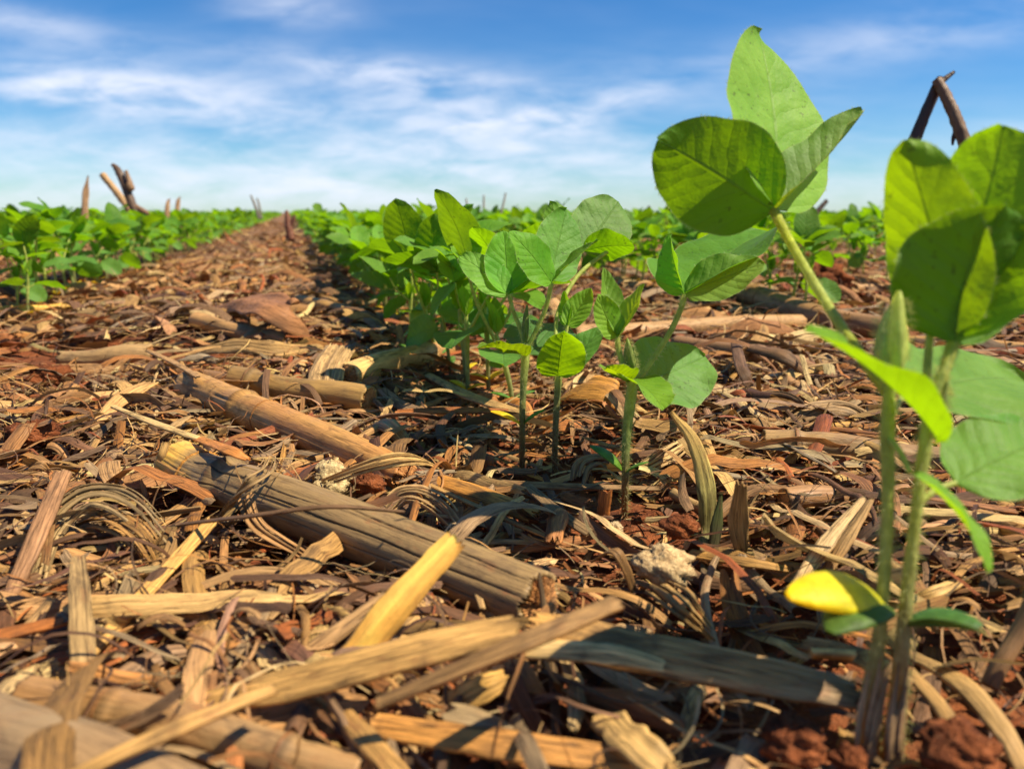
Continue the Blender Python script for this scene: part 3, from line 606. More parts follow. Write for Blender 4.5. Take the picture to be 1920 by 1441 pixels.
for i, (x, y, t, lb, l2) in enumerate(((160, 385, 2.6, 'tall narrow pale dry leaf blade standing above the left row', 56), (333, 392, 4.0, 'right of the two small pale leaf tips over the left row', 24), (314, 392, 4.0, 'left of the two small pale leaf tips over the left row', 20))):
    rng = np.random.default_rng(80+i); b = MB(); w_ = 12*t/F*(1 if i == 0 else 0.7)
    P = [D(x-3, y+60, t), D(x, y-l2*0.3, t), D(x+5, y-l2, t)]
    b.add(*ribbon(P, (w_, w_, w_*0.15), nrm(-FW+0.3*RT), 0.5, 0.002, 20, 5, 0.2, (0.55, 0.34, 0.19), rng, wave=0.05)); o = b.build('dry_leaf_tip', M_STRAW, origin=P[0]); tag(o, lb, 'dry leaf')

# ------------------------------------------------------------------ dry leaves, husks and strips placed one by one
def strip(name, label, pts, wpx, col, face=0.8, camber=0.5, thick=0.0006, roll=0.0, S=34, K=9, jag=0.4, seed=1, cat='dry leaf', land=None, mat=None, **kw):
    col = tuple(np.array(col)*(1.2, 1.06, 0.78)); rng = np.random.default_rng(seed*13+5); P = [G(*q) for q in pts]; mid = P[len(P)//2]; t = proj(mid)[2]
    n0 = nrm(np.array([0, 0, 1.0])+face*nrm(CAM-mid)+roll*RT)
    wl = np.atleast_1d(wpx)*t/F; b = MB()
    ts = [proj(p)[2] for p in P]; wl = np.array([wpx[i]*ts[min(i, len(ts)-1)]/F for i in range(len(wpx))]) if np.ndim(wpx) else np.array([wpx*t/F])
    nb_ = kw.pop('bundle', 0)
    if nb_:
        C = spline(P, 24); T_, sd_, nn_ = frame(C, n0); wv = lerpl(wl, 24); kw.pop('ribs', 0); kw.pop('nribs', 0)
        for j in range(nb_):
            f = (j+0.5)/nb_-0.5+0.06*rng.standard_normal(); a_, z_ = int(rng.random()*4), 24-int(rng.random()*6)
            fl = np.linspace(0, 1, 24)*rng.standard_normal()*0.22+rng.standard_normal()*0.05
            Q_ = C+sd_*((f+fl*0.5)*wv)[:, None]-nn_*(camber*0.8*f*f*wv)[:, None]+nn_*(0.10*rng.standard_normal()*wv.mean()*np.sin(np.linspace(0, 3.1, 24)))[:, None]
            cj = tuple((np.array(col)*(1+0.22*rng.standard_normal())).clip(0.05, 0.8))
            b.add(*ribbon(Q_[a_:z_:3], (wv.mean()/nb_*1.1, wv.mean()/nb_*(1.1+0.9*rng.random()), wv.mean()/nb_*0.7), n0+0.3*rng.standard_normal(3), 0.8*rng.random()+0.1, 0.0003, 28, 5, 0.6, cj, rng, twist=(0.4*rng.standard_normal(), 0.6*rng.standard_normal())))
    else: b.add(*ribbon(P, wl, n0, camber, thick, S, K, jag, col, rng, **kw))
    o = b.build(name, mat or M_STRAW, origin=mid); tag(o, label, cat)
    if land: LAND.append((land, mid))
    return o
PALE, CREAM, BRN = (0.56, 0.39, 0.185), (0.66, 0.52, 0.31), (0.27, 0.155, 0.085)
RST = (0.40, 0.16, 0.055); GR2 = (0.34, 0.27, 0.18)
strip('dry_leaf', 'arched grey ribbed dry leaf bowing over shreds at the left', [(55, 1120, 0.008), (90, 995, 0.020), (160, 930, 0.030), (240, 945, 0.028), (330, 1040, 0.008)], (38, 58, 66, 66, 46), GR2, 0.9, 0.9, ribs=0.0007, nribs=5, S=60, K=41, seed=1, bundle=11, wave=0.02, land='the arched grey leaf')
strip('dry_leaf', 'inner tan fold under the arched grey leaf', [(125, 985, 0.012), (190, 965, 0.022), (260, 1000, 0.020), (300, 1070, 0.006)], (34, 50, 50, 34), (0.38, 0.235, 0.10), 0.9, 0.8, ribs=0.0006, nribs=4, S=44, K=33, seed=2, bundle=7)
strip('straw_strip', 'long pale straight strip slanting up right at the left foreground', [(90, 1290, 0.012), (180, 1208, 0.014), (402, 970, 0.022)], (26, 28, 24), (0.56, 0.37, 0.15), 0.9, 0.2, 0.0012, seed=3, S=40, land='the long pale slanting strip')
strip('straw_strip', 'upright grey strip crossing the long pale slanting strip', [(145, 1040, 0.030), (150, 1130, 0.026), (160, 1300, 0.014)], (26, 40, 48), (0.34, 0.255, 0.155), 1.2, 0.4, 0.0015, seed=4, S=40, land='the upright grey strip')
strip('straw_strip', 'mauve brown strip leaning beside the arched grey leaf', [(15, 1125, 0.010), (70, 1000, 0.026), (120, 880, 0.038)], (28, 34, 30), (0.36, 0.215, 0.145), 1.2, 0.5, 0.0015, seed=5, land='the mauve brown leaning strip')
strip('straw_strip', 'upper of two rusty strips pointing in from the left edge', [(-30, 1195, 0.016), (165, 1150, 0.020)], (28, 20), RST, 1.0, 0.4, 0.001, seed=6)
strip('straw_strip', 'lower of two rusty strips pointing in from the left edge', [(-30, 1206, 0.010), (140, 1203, 0.012)], (24, 20), RST, 1.0, 0.4, 0.001, seed=7)
strip('straw_strip', 'broad blurred pale strip sweeping across the bottom foreground', [(365, 1318, 0.016), (560, 1275, 0.024), (800, 1212, 0.032), (985, 1172, 0.036)], (40, 66, 66, 56), (0.56, 0.375, 0.17), 1.2, 0.5, 0.0012, seed=8, S=50, land='the broad blurred pale strip')
strip('straw_strip', 'thin brown strip lying over the broad blurred pale strip', [(700, 1318, 0.030), (960, 1208, 0.044), (1165, 1122, 0.046)], (24, 36, 34), (0.36, 0.235, 0.125), 1.0, 0.5, 0.0015, seed=9, S=40, land='the thin brown strip on top')
strip('straw_strip', 'thin tail of straw trailing to the bottom edge over the blurred stalk', [(60, 1490, 0.030), (300, 1375, 0.034), (520, 1285, 0.032)], (26, 30, 22), (0.50, 0.33, 0.15), 1.0, 0.4, 0.001, seed=10)
strip('stalk_splinter', 'bright yellow peg of split stalk leaning against the thick cracked stalk', [(650, 1260, 0.012), (740, 1140, 0.028), (860, 1005, 0.045)], (66, 66, 44), (0.88, 0.55, 0.16), 0.35, 1.0, 0.003, 0.9, mat=M_PEG, seed=11, S=44, K=15, jag=0.25, cat='stalk splinter', land='the bright yellow peg')
strip('dry_leaf', 'folded brown leaf with a pale inner edge left of the yellow peg', [(505, 1265, 0.010), (610, 1195, 0.018), (732, 1108, 0.024)], (34, 46, 30), (0.40, 0.27, 0.16), 0.6, 2.2, 0.0008, seed=12, K=13, land='the folded brown leaf')
strip('stalk_splinter', 'long split stalk shell partly shaded across the lower right', [(985, 1168, 0.026), (1150, 1205, 0.026), (1380, 1250, 0.024), (1620, 1298, 0.018)], (70, 88, 84, 60), (0.70, 0.44, 0.18), 0.9, 0.8, 0.0015, seed=13, S=60, K=21, cat='stalk splinter', colend=(0.34, 0.24, 0.14), land='the long split stalk shell')  # colour runs from lit pale to shaded dark, shade painted towards the right
strip('straw_strip', 'cream torn edge along the front of the split stalk shell', [(930, 1215, 0.022), (1130, 1222, 0.026), (1300, 1262, 0.022)], (30, 44, 16), CREAM, 1.2, 0.3, 0.0008, seed=14, jag=0.8)
strip('straw_strip', 'blurred orange strip along the bottom centre', [(690, 1355, 0.014), (950, 1392, 0.016), (1260, 1432, 0.012)], (46, 58, 50), (0.55, 0.30, 0.105), 1.0, 0.5, 0.0012, seed=15, land='the blurred orange strip')
strip('straw_strip', 'blurred tan strip running down to the bottom edge left of centre', [(632, 1325, 0.016), (700, 1395, 0.020), (780, 1490, 0.018)], (34, 44, 40), (0.50, 0.32, 0.14), 1.0, 0.5, 0.0012, seed=16)
strip('dry_leaf', 'pale gold leaf scrap under the broad blurred strip', [(820, 1330, 0.010), (900, 1290, 0.018), (962, 1262, 0.020)], (46, 60, 30), (0.60, 0.40, 0.15), 1.2, 0.4, 0.0006, seed=17, jag=0.9)
strip('dry_leaf', 'blurred cream leaf with torn tip at the bottom right of centre', [(1130, 1335, 0.012), (1180, 1380, 0.018), (1260, 1450, 0.016)], (60, 80, 60), (0.62, 0.45, 0.23), 1.1, 0.5, 0.0006, seed=18, wave=0.05, land='the blurred cream leaf')
strip('dry_leaf', 'looped ribbed husk bending over the end of the jointed stalk', [(600, 905, 0.016), (700, 868, 0.030), (780, 858, 0.030), (835, 880, 0.012)], (20, 30, 34, 20), (0.54, 0.39, 0.20), 1.0, 0.8, 0.0006, ribs=0.0005, nribs=3, K=21, seed=19, bundle=6, land='the looped ribbed husk')
strip('dry_leaf', 'combed ribbed husk arching beside the thick cracked stalk', [(715, 965, 0.010), (760, 925, 0.019), (820, 945, 0.020), (885, 1020, 0.008)], (34, 46, 46, 26), (0.50, 0.37, 0.23), 1.0, 0.7, 0.0005, ribs=0.0009, nribs=5, K=41, S=44, seed=20, bundle=9, land='the combed ribbed husk')
strip('stalk_splinter', 'orange half shell of stalk running on from the jointed stalk', [(795, 890, 0.012), (900, 922, 0.013), (1008, 965, 0.009)], (46, 52, 40), (0.56, 0.30, 0.09), 0.7, 1.8, 0.001, seed=21, K=15, cat='stalk splinter', land='the orange half shell')
strip('straw_strip', 'thin tan straw along the front of the orange half shell', [(800, 905, 0.012), (940, 968, 0.014), (1045, 1012, 0.010)], (9, 10, 8), (0.50, 0.34, 0.17), 0.7, 0.4, 0.0008, seed=22)
strip('dry_leaf', 'frayed grey husk wrapped round the joint of the thick stalk', [(400, 985, 0.006), (450, 915, 0.036), (505, 878, 0.038), (515, 850, 0.020)], (20, 34, 40, 24), (0.34, 0.25, 0.15), 1.0, 0.6, 0.0006, ribs=0.0006, nribs=5, K=31, seed=23, bundle=8, jag=1.2, land='the frayed husk on the joint')
strip('dry_leaf', 'dark husk strip hanging down the front of the joint of the thick stalk', [(455, 905, 0.032), (480, 980, 0.020), (570, 1040, 0.010), (680, 1120, 0.004)], (30, 26, 20, 12), (0.32, 0.20, 0.11), 1.0, 0.7, 0.0008, ribs=0.0004, nribs=3, K=15, seed=24, bundle=4)
strip('straw_strip', 'thin dark straw lying across the thick cracked stalk', [(330, 982, 0.020), (470, 965, 0.034), (620, 948, 0.040), (760, 958, 0.034)], (8, 9, 8, 5), (0.16, 0.10, 0.065), 0.6, 0.3, 0.0008, seed=25)
strip('dry_leaf', 'orange torn skin peeling off the far end of the thick stalk', [(370, 820, 0.030), (430, 842, 0.036), (470, 862, 0.032)], (18, 28, 10), (0.48, 0.22, 0.07), 0.6, 0.5, 0.0006, seed=26, jag=1.0)
strip('dry_leaf', 'curved ribbed shell at the broken far end of the thick stalk', [(318, 830, 0.024), (345, 870, 0.018), (385, 905, 0.006)], (30, 44, 26), (0.42, 0.29, 0.13), 1.3, 1.4, 0.0006, ribs=0.0006, nribs=4, K=25, seed=27)
strip('straw_strip', 'pale thin straw pointing from the left onto the thick stalk', [(210, 760, 0.030), (300, 795, 0.030), (420, 838, 0.028)], (8, 15, 12), CREAM, 0.8, 0.8, 0.0008, seed=28, land='the pale thin straw')
strip('dry_leaf', 'shredded pale leaf propped on the pale tan stalk', [(172, 800, 0.010), (230, 745, 0.020), (292, 712, 0.024)], (14, 34, 18), (0.54, 0.36, 0.19), 1.0, 0.4, 0.0006, seed=29, jag=1.4, land='the shredded pale leaf')
strip('straw_strip', 'level tan straw right of the shredded pale leaf', [(300, 788, 0.010), (425, 786, 0.010)], (9, 8), (0.50, 0.33, 0.16), 0.7, 0.6, 0.0008, seed=30)
strip('dry_leaf', 'broad reddish brown husk lying in the bare strip', [(405, 575, 0.020), (470, 560, 0.045), (530, 578, 0.045), (585, 625, 0.012)], (50, 84, 88, 52), (0.37, 0.195, 0.115), 1.2, 0.7, 0.0008, seed=31, S=40, wave=0.05, K=15, land='the broad reddish husk')
strip('dry_leaf', 'wrinkled grey tan leaf lying in front of the broad husk', [(350, 668, 0.008), (430, 645, 0.024), (520, 652, 0.022), (625, 648, 0.010)], (18, 40, 40, 20), (0.40, 0.28, 0.15), 1.1, 0.8, 0.0006, ribs=0.0009, nribs=3, K=21, wave=0.05, seed=32, S=44, land='the wrinkled grey tan leaf')
strip('dry_leaf', 'pale grey husk flap standing behind the straight olive stalk', [(606, 742, 0.012), (615, 690, 0.026), (640, 646, 0.034)], (66, 66, 56), (0.46, 0.34, 0.22), 1.6, 0.8, 0.0008, ribs=0.0004, nribs=6, K=31, seed=33, land='the pale grey husk flap')
strip('dry_leaf', 'pale flat husk left of the pale grey flap', [(498, 700, 0.012), (545, 690, 0.016), (590, 682, 0.016)], (26, 36, 30), (0.60, 0.47, 0.29), 1.2, 0.4, 0.0006, seed=34, wave=0.05)
strip('dry_leaf', 'rusty leaf flap standing right of the pale grey flap', [(640, 730, 0.010), (655, 700, 0.018), (672, 668, 0.022)], (36, 36, 14), RST, 1.4, 0.4, 0.0006, seed=35)
strip('dry_leaf', 'small grey oval leaf scrap below the rusty flap', [(655, 735, 0.012), (672, 718, 0.014), (690, 700, 0.014)], (14, 26, 14), (0.40, 0.32, 0.25), 1.0, 0.4, 0.0006, seed=36)
strip('dry_leaf', 'orange curved shell behind the stems of the middle seedlings', [(1055, 742, 0.010), (1090, 725, 0.024), (1150, 735, 0.024), (1165, 775, 0.006)], (54, 70, 60, 40), (0.54, 0.29, 0.085), 1.1, 0.7, 0.0008, seed=37, K=13, land='the orange curved shell')
strip('dry_leaf', 'grey husk curl left of the spindly middle seedlings', [(690, 800, 0.008), (725, 792, 0.020), (768, 838, 0.008)], (20, 40, 26), (0.46, 0.35, 0.22), 1.0, 0.8, 0.0006, ribs=0.0005, nribs=3, K=19, seed=38)
strip('dry_leaf', 'dark curled husk, uppermost of the heap right of the round leaf', [(1385, 770, 0.012), (1440, 745, 0.017), (1490, 752, 0.018), (1530, 800, 0.008)], (26, 40, 40, 26), (0.22, 0.145, 0.095), 1.0, 1.4, 0.0008, ribs=0.0004, nribs=3, K=19, seed=39, bundle=4, land='the dark curled husk')
strip('dry_leaf', 'ribbed grey brown husk curl under the dark curled husk', [(1470, 800, 0.010), (1530, 772, 0.018), (1590, 772, 0.017), (1625, 800, 0.010)], (34, 50, 50, 30), (0.30, 0.215, 0.135), 1.0, 1.0, 0.0006, ribs=0.0007, nribs=4, K=27, seed=40, bundle=7)
strip('dry_leaf', 'tan husk twisting down in front of the dark curled husk', [(1392, 740, 0.022), (1430, 790, 0.016), (1500, 815, 0.010)], (26, 36, 20), (0.36, 0.24, 0.14), 1.0, 1.0, 0.0006, seed=41, twist=(0, 0.8))
strip('dry_leaf', 'dark twisted leaf draped over the dark stalk', [(1380, 640, 0.034), (1392, 690, 0.030), (1420, 740, 0.012)], (20, 24, 22), (0.16, 0.10, 0.07), 1.0, 1.0, 0.0008, seed=42, land='the dark twisted leaf')
strip('dry_leaf', 'dark pointed leaf slanting right beside the dark twisted leaf', [(1400, 650, 0.034), (1470, 665, 0.034), (1520, 705, 0.018)], (18, 34, 12), (0.18, 0.115, 0.075), 1.0, 1.0, 0.0008, seed=43)
strip('straw_strip', 'left blade of the white split straw leaning towards the weathered stalk', [(1490, 1100, 0.008), (1550, 1015, 0.020), (1622, 930, 0.032)], (24, 32, 12), (0.70, 0.54, 0.38), 1.0, 0.9, 0.001, seed=44, land='the white split straw')
strip('straw_strip', 'right blade of the white split straw, tan with a pale edge', [(1540, 1085, 0.008), (1590, 1005, 0.022), (1636, 932, 0.034)], (20, 26, 10), (0.48, 0.33, 0.20), 1.0, 0.9, 0.001, seed=45)
strip('straw_strip', 'ragged tan chip standing on end right of the wilted shoot', [(1392, 1045, 0.006), (1385, 980, 0.022), (1390, 900, 0.042)], (24, 38, 20), (0.40, 0.28, 0.16), 2.0, 0.5, 0.0015, seed=46, jag=1.6, land='the ragged standing chip')
strip('dry_leaf', 'ribbed brown husk fan in shade below the wilted shoot', [(1228, 1090, 0.016), (1280, 1125, 0.022), (1345, 1195, 0.008)], (60, 60, 26), (0.38, 0.27, 0.14), 1.1, 0.6, 0.0006, ribs=0.0007, nribs=6, K=41, seed=47, bundle=9, land='the ribbed husk fan')
strip('straw_strip', 'dark curved straw left of the ribbed husk fan', [(1110, 1050, 0.010), (1150, 1030, 0.024), (1175, 1065, 0.018), (1190, 1110, 0.008)], (12, 20, 20, 14), (0.26, 0.16, 0.085), 1.0, 0.8, 0.0008, seed=48)
strip('straw_strip', 'level straw under the white split straw', [(1290, 1035, 0.010), (1400, 1052, 0.012), (1480, 1065, 0.010)], (18, 20, 14), (0.50, 0.31, 0.12), 0.9, 0.5, 0.0008, seed=49)
strip('straw_strip', 'rusty stick standing on end beside the middle seedling', [(1130, 970, 0.004), (1136, 915, 0.018)], (24, 26), RST, 1.8, 0.9, 0.002, seed=50)
strip('straw_strip', 'long dark straw lying level in front of the spindly seedlings', [(900, 900, 0.010), (1010, 908, 0.012), (1240, 915, 0.010)], (11, 16, 10), (0.28, 0.19, 0.12), 0.9, 0.7, 0.0008, seed=51, S=40)
strip('straw_strip', 'dark split straw slanting into shade before the spindly seedlings', [(985, 905, 0.012), (1050, 960, 0.012), (1110, 1000, 0.008)], (18, 24, 20), (0.26, 0.19, 0.13), 0.9, 0.6, 0.001, seed=52)
strip('straw_strip', 'long tan straw behind the wilted shoot', [(1230, 862, 0.010), (1400, 858, 0.010), (1500, 880, 0.010)], (10, 12, 8), (0.46, 0.33, 0.18), 0.8, 0.5, 0.0008, seed=53)
strip('dry_leaf', 'frayed pale husk at the foot of the round leaf', [(1195, 880, 0.008), (1260, 845, 0.016), (1330, 800, 0.014)], (28, 40, 16), (0.48, 0.36, 0.22), 1.0, 0.5, 0.0006, ribs=0.0006, nribs=4, K=27, seed=54, bundle=7, jag=1.2)
strip('dry_leaf', 'dark curled leaf left of the tall middle seedling', [(1085, 905, 0.006), (1095, 870, 0.014), (1125, 860, 0.015), (1150, 880, 0.010)], (30, 36, 34, 22), (0.30, 0.22, 0.15), 1.1, 0.9, 0.0006, ribs=0.0006, nribs=3, K=21, seed=55, bundle=5)
strip('straw_strip', 'blurred pale straw curving down the right edge', [(1690, 1215, 0.008), (1800, 1275, 0.016), (1880, 1365, 0.014), (1935, 1470, 0.008)], (18, 38, 40, 30), (0.50, 0.35, 0.19), 1.0, 0.7, 0.001, seed=56, S=44, land='the curving blurred straw')
strip('straw_strip', 'brown straw slanting behind the foot of the two front stems', [(1500, 1200, 0.010), (1620, 1230, 0.016), (1720, 1290, 0.010)], (34, 42, 30), (0.34, 0.22, 0.12), 1.0, 0.9, 0.001, seed=57)
strip('straw_strip', 'tan straw splaying right from the foot of the two front stems', [(1700, 1250, 0.010), (1770, 1330, 0.014), (1810, 1420, 0.008)], (22, 30, 18), (0.46, 0.31, 0.16), 1.0, 0.6, 0.001, seed=58)
strip('straw_strip', 'pale chip right of the stems behind the green cotyledon', [(1700, 1128, 0.008), (1760, 1105, 0.014), (1815, 1082, 0.012)], (20, 26, 18), (0.58, 0.42, 0.22), 1.0, 0.4, 0.001, seed=59)
strip('straw_strip', 'pale straw lying under the curled green leaf at right', [(1830, 1085, 0.010), (1930, 1040, 0.014)], (24, 24), (0.60, 0.43, 0.20), 1.0, 0.4, 0.001, seed=60)
strip('straw_strip', 'short cream stick behind the yellow cotyledon', [(1520, 1218, 0.020), (1608, 1222, 0.020)], (12, 13), (0.72, 0.58, 0.36), 1.0, 1.2, 0.003, seed=61)
strip('straw_strip', 'tan straw leaning up beside the blackened stalk tip', [(275, 655, 0.022), (330, 680, 0.026), (372, 706, 0.030)], (8, 12, 10), (0.48, 0.32, 0.18), 0.8, 0.6, 0.001, seed=62)
strip('dry_leaf', 'tan leaf plume fanning behind the arched grey leaf', [(-20, 900, 0.008), (60, 880, 0.020), (110, 900, 0.012)], (40, 56, 30), (0.36, 0.23, 0.13), 1.0, 0.6, 0.0006, ribs=0.0005, nribs=4, K=27, seed=63, bundle=7)
strip('straw_strip', 'short tan straw standing left of the thick stalk end', [(285, 905, 0.006), (300, 865, 0.022), (312, 825, 0.032)], (14, 17, 13), (0.52, 0.36, 0.17), 1.4, 0.3, 0.001, seed=64)
strip('straw_strip', 'rust coloured flat stick behind the spindly seedlings', [(740, 772, 0.010), (850, 768, 0.012), (960, 770, 0.010)], (12, 16, 10), RST, 0.9, 0.5, 0.001, seed=65)
strip('straw_strip', 'pale ribbed straw right of the straight olive stalk', [(800, 700, 0.012), (880, 740, 0.014), (985, 775, 0.010)], (16, 24, 14), (0.48, 0.34, 0.19), 0.9, 0.8, 0.001, seed=66)

def chunk(name, label, px, py, r, col, mat, seed, cat, sq=0.8, z=None, land=None, rough=0.10):
    rng = np.random.default_rng(seed); t = proj(G(px, py, 0.01))[2]; rr = r*t/F; c = G(px, py, rr*0.8+0.006 if z is None else z)
    n, k = 26, 34; th = np.linspace(0.03, np.pi-0.03, n); ph = np.linspace(0, 2*np.pi, k, endpoint=False)
    X = np.stack([np.sin(th)[:, None]*np.cos(ph), np.sin(th)[:, None]*np.sin(ph), np.cos(th)[:, None]+0*ph], -1)
    q = 1+0.9*fbm(X[..., 0]*1.6+seed+X[..., 2]*1.1, X[..., 1]*1.6+X[..., 2]*1.3, seed, 3)+rough*2*fbm(X[..., 0]*6+X[..., 2]*4, X[..., 1]*6+seed-X[..., 2]*3, seed+4, 3)
    V = c+X*q[..., None]*rr*np.array([1, 0.9, sq]); b = MB(); b.add(V, gridq(n, k, True), np.zeros((n*k, 2)), col)
    o = b.build(name, mat, origin=c); tag(o, label, cat)
    if land: LAND.append((land, c))
    return o
chunk('pith_lump', 'crumbly cream lump of stalk pith behind the thick stalk', 622, 900, 38, (0.70, 0.53, 0.25), M_PITH, 3, 'pith lump', land='the crumbly cream lump', rough=0.35)
chunk('soil_clod', 'round red soil clod touching the crumbly cream lump', 690, 908, 27, (0.3, 0.1, 0.04), M_SOIL, 4, 'soil clod', rough=0.3)
chunk('pith_lump', 'large grey cream lump of crumbled pith behind the ribbed husk fan', 1245, 1062, 52, (0.66, 0.46, 0.22), M_PITH, 5, 'pith lump', 0.65, rough=0.4, land='the grey cream pith lump')
chunk('pith_lump', 'tiny pale pith crumb at the foot of the middle seedling', 1152, 990, 15, (0.62, 0.46, 0.25), M_PITH, 6, 'pith lump', rough=0.3)
chunk('soil_clod', 'large blurred dark red clod at the bottom right', 1490, 1395, 58, (0.3, 0.1, 0.04), M_SOIL, 7, 'soil clod', rough=0.3, land='the large blurred dark red clod')
chunk('soil_clod', 'broad red clod at the bottom right corner beside the stems', 1800, 1410, 70, (0.3, 0.1, 0.04), M_SOIL, 8, 'soil clod', 0.6, rough=0.3)
chunk('soil_clod', 'orange red clod right of the middle seedling', 1275, 985, 34, (0.3, 0.1, 0.04), M_SOIL, 9, 'soil clod', 0.6, rough=0.35)
chunk('soil_clod', 'dark red clod under the blackened stalk tip', 95, 705, 34, (0.3, 0.1, 0.04), M_SOIL, 10, 'soil clod', 0.6, rough=0.35)
chunk('soil_clod', 'crumbled red clod beneath the pale tan stalk', 60, 812, 40, (0.3, 0.1, 0.04), M_SOIL, 11, 'soil clod', 0.5, rough=0.4)
chunk('pith_lump', 'spread of yellowish pith crumbs below the long pale strip', 330, 1160, 62, (0.50, 0.33, 0.14), M_PITH, 12, 'pith lump', 0.35, z=0.008, rough=0.5)
chunk('soil_clod', 'small red clod against the foot of the two front stems', 1590, 1425, 34, (0.3, 0.1, 0.04), M_SOIL, 14, 'soil clod', 0.6, rough=0.45)
chunk('soil_clod', 'small red clod at the foot of the sharp middle seedling', 1196, 974, 13, (0.3, 0.1, 0.04), M_SOIL, 15, 'soil clod', 0.6, rough=0.45)
chunk('soil_clod', 'rusty clod under the far right seedlings', 1545, 525, 34, (0.3, 0.1, 0.04), M_SOIL, 13, 'soil clod', 0.7, rough=0.5)

# ------------------------------------------------------------------ smaller loose pieces, each its own object
def loose():
    rng = np.random.default_rng(21); used = set(); tries = 0; made = 0
    looks = [('pale', (0.58, 0.41, 0.20)), ('tan', (0.45, 0.29, 0.13)), ('rusty', (0.42, 0.18, 0.06)), ('grey', (0.36, 0.28, 0.19)), ('dark brown', (0.20, 0.12, 0.07))]
    kinds = [('straw_strip', 'flat straw strip', 0.03, 0.06, 0.0025, 0.0045, 0.3, 0.12), ('dry_leaf', 'curled leaf scrap', 0.022, 0.045, 0.005, 0.010, 1.5, 0.55), ('stalk_splinter', 'hollow stalk splinter', 0.025, 0.05, 0.004, 0.007, 2.4, 0.06)]
    cats = {'straw_strip': 'straw strip', 'dry_leaf': 'dry leaf', 'stalk_splinter': 'stalk splinter'}
    while made < 215 and tries < 30000:
        tries += 1
        x, y = scatter(rng, 1, 0.17, 1.15); x, y = x[0], y[0]
        p = np.array([x, y, 0.01]); u, v, t = proj(p)
        if not (0 < u < 1920 and 500 < v < 1430): continue
        ds = [(np.linalg.norm((q-p)[:2]), nm, q) for nm, q in LAND]; dd, nm, q = min(ds, key=lambda a: a[0])
        if dd < 0.018 or dd > 0.30: continue
        qu, qv, qt = proj(q); du = (u-qu)*t/F; dvv = t-qt
        rel = ('right of' if du > 0 else 'left of') if abs(du) > abs(dvv) else ('behind' if dvv > 0 else 'in front of')
        ln_, lc = looks[rng.integers(5)]; kn, kd, L0, L1, w0, w1, cam_, ar = kinds[rng.integers(3)]
        key = (nm, rel, ln_, kd)
        if key in used: continue
        used.add(key); made += 1
        L_ = L0+(L1-L0)*rng.random(); w = w0+(w1-w0)*rng.random(); sc = 1.0 if t < 0.8 else 1.3; L_ *= sc; w *= sc
        hd = rng.random()*2*np.pi; S = 20; tt = np.linspace(0, 1, S); th = hd+rng.standard_normal()*0.5*(tt-0.5)
        pit = rng.standard_normal()*0.12+ar*rng.random()*(0.5-tt)*2; st = L_/(S-1)
        C = np.stack([np.cumsum(np.cos(th)*np.cos(pit)*st), np.cumsum(np.sin(th)*np.cos(pit)*st), np.cumsum(np.sin(pit)*st)], -1)
        C[:, :2] += p[:2]-C[S//2, :2]; C[:, 2] += gh(x, y)+0.009+0.007*rng.random()-C[:, 2].min()
        b = MB(); col = np.array(lc)*(1+0.1*rng.standard_normal())
        b.add(*ribbon(C, (w*0.75, w, w, w*0.5), np.array([rng.standard_normal()*0.35, rng.standard_normal()*0.35, 1]), cam_*(0.6+0.8*rng.random()), 0.0005, S, 9, 0.7, tuple(col.clip(0.03, 0.75)), rng, wave=0.05 if kn == 'dry_leaf' else 0.02, ribs=0.0003 if rng.random() < 0.4 else 0, nribs=2, twist=(0, rng.standard_normal()*0.6)))
        o = b.build(kn, M_STRAW, origin=p); tag(o, '%s %s lying %s %s' % (ln_, kd, rel, nm), cats[kn], {'straw_strip': 'loose straw strips on the ground', 'dry_leaf': 'loose leaf scraps on the ground', 'stalk_splinter': 'loose stalk splinters on the ground'}[kn])
loose()
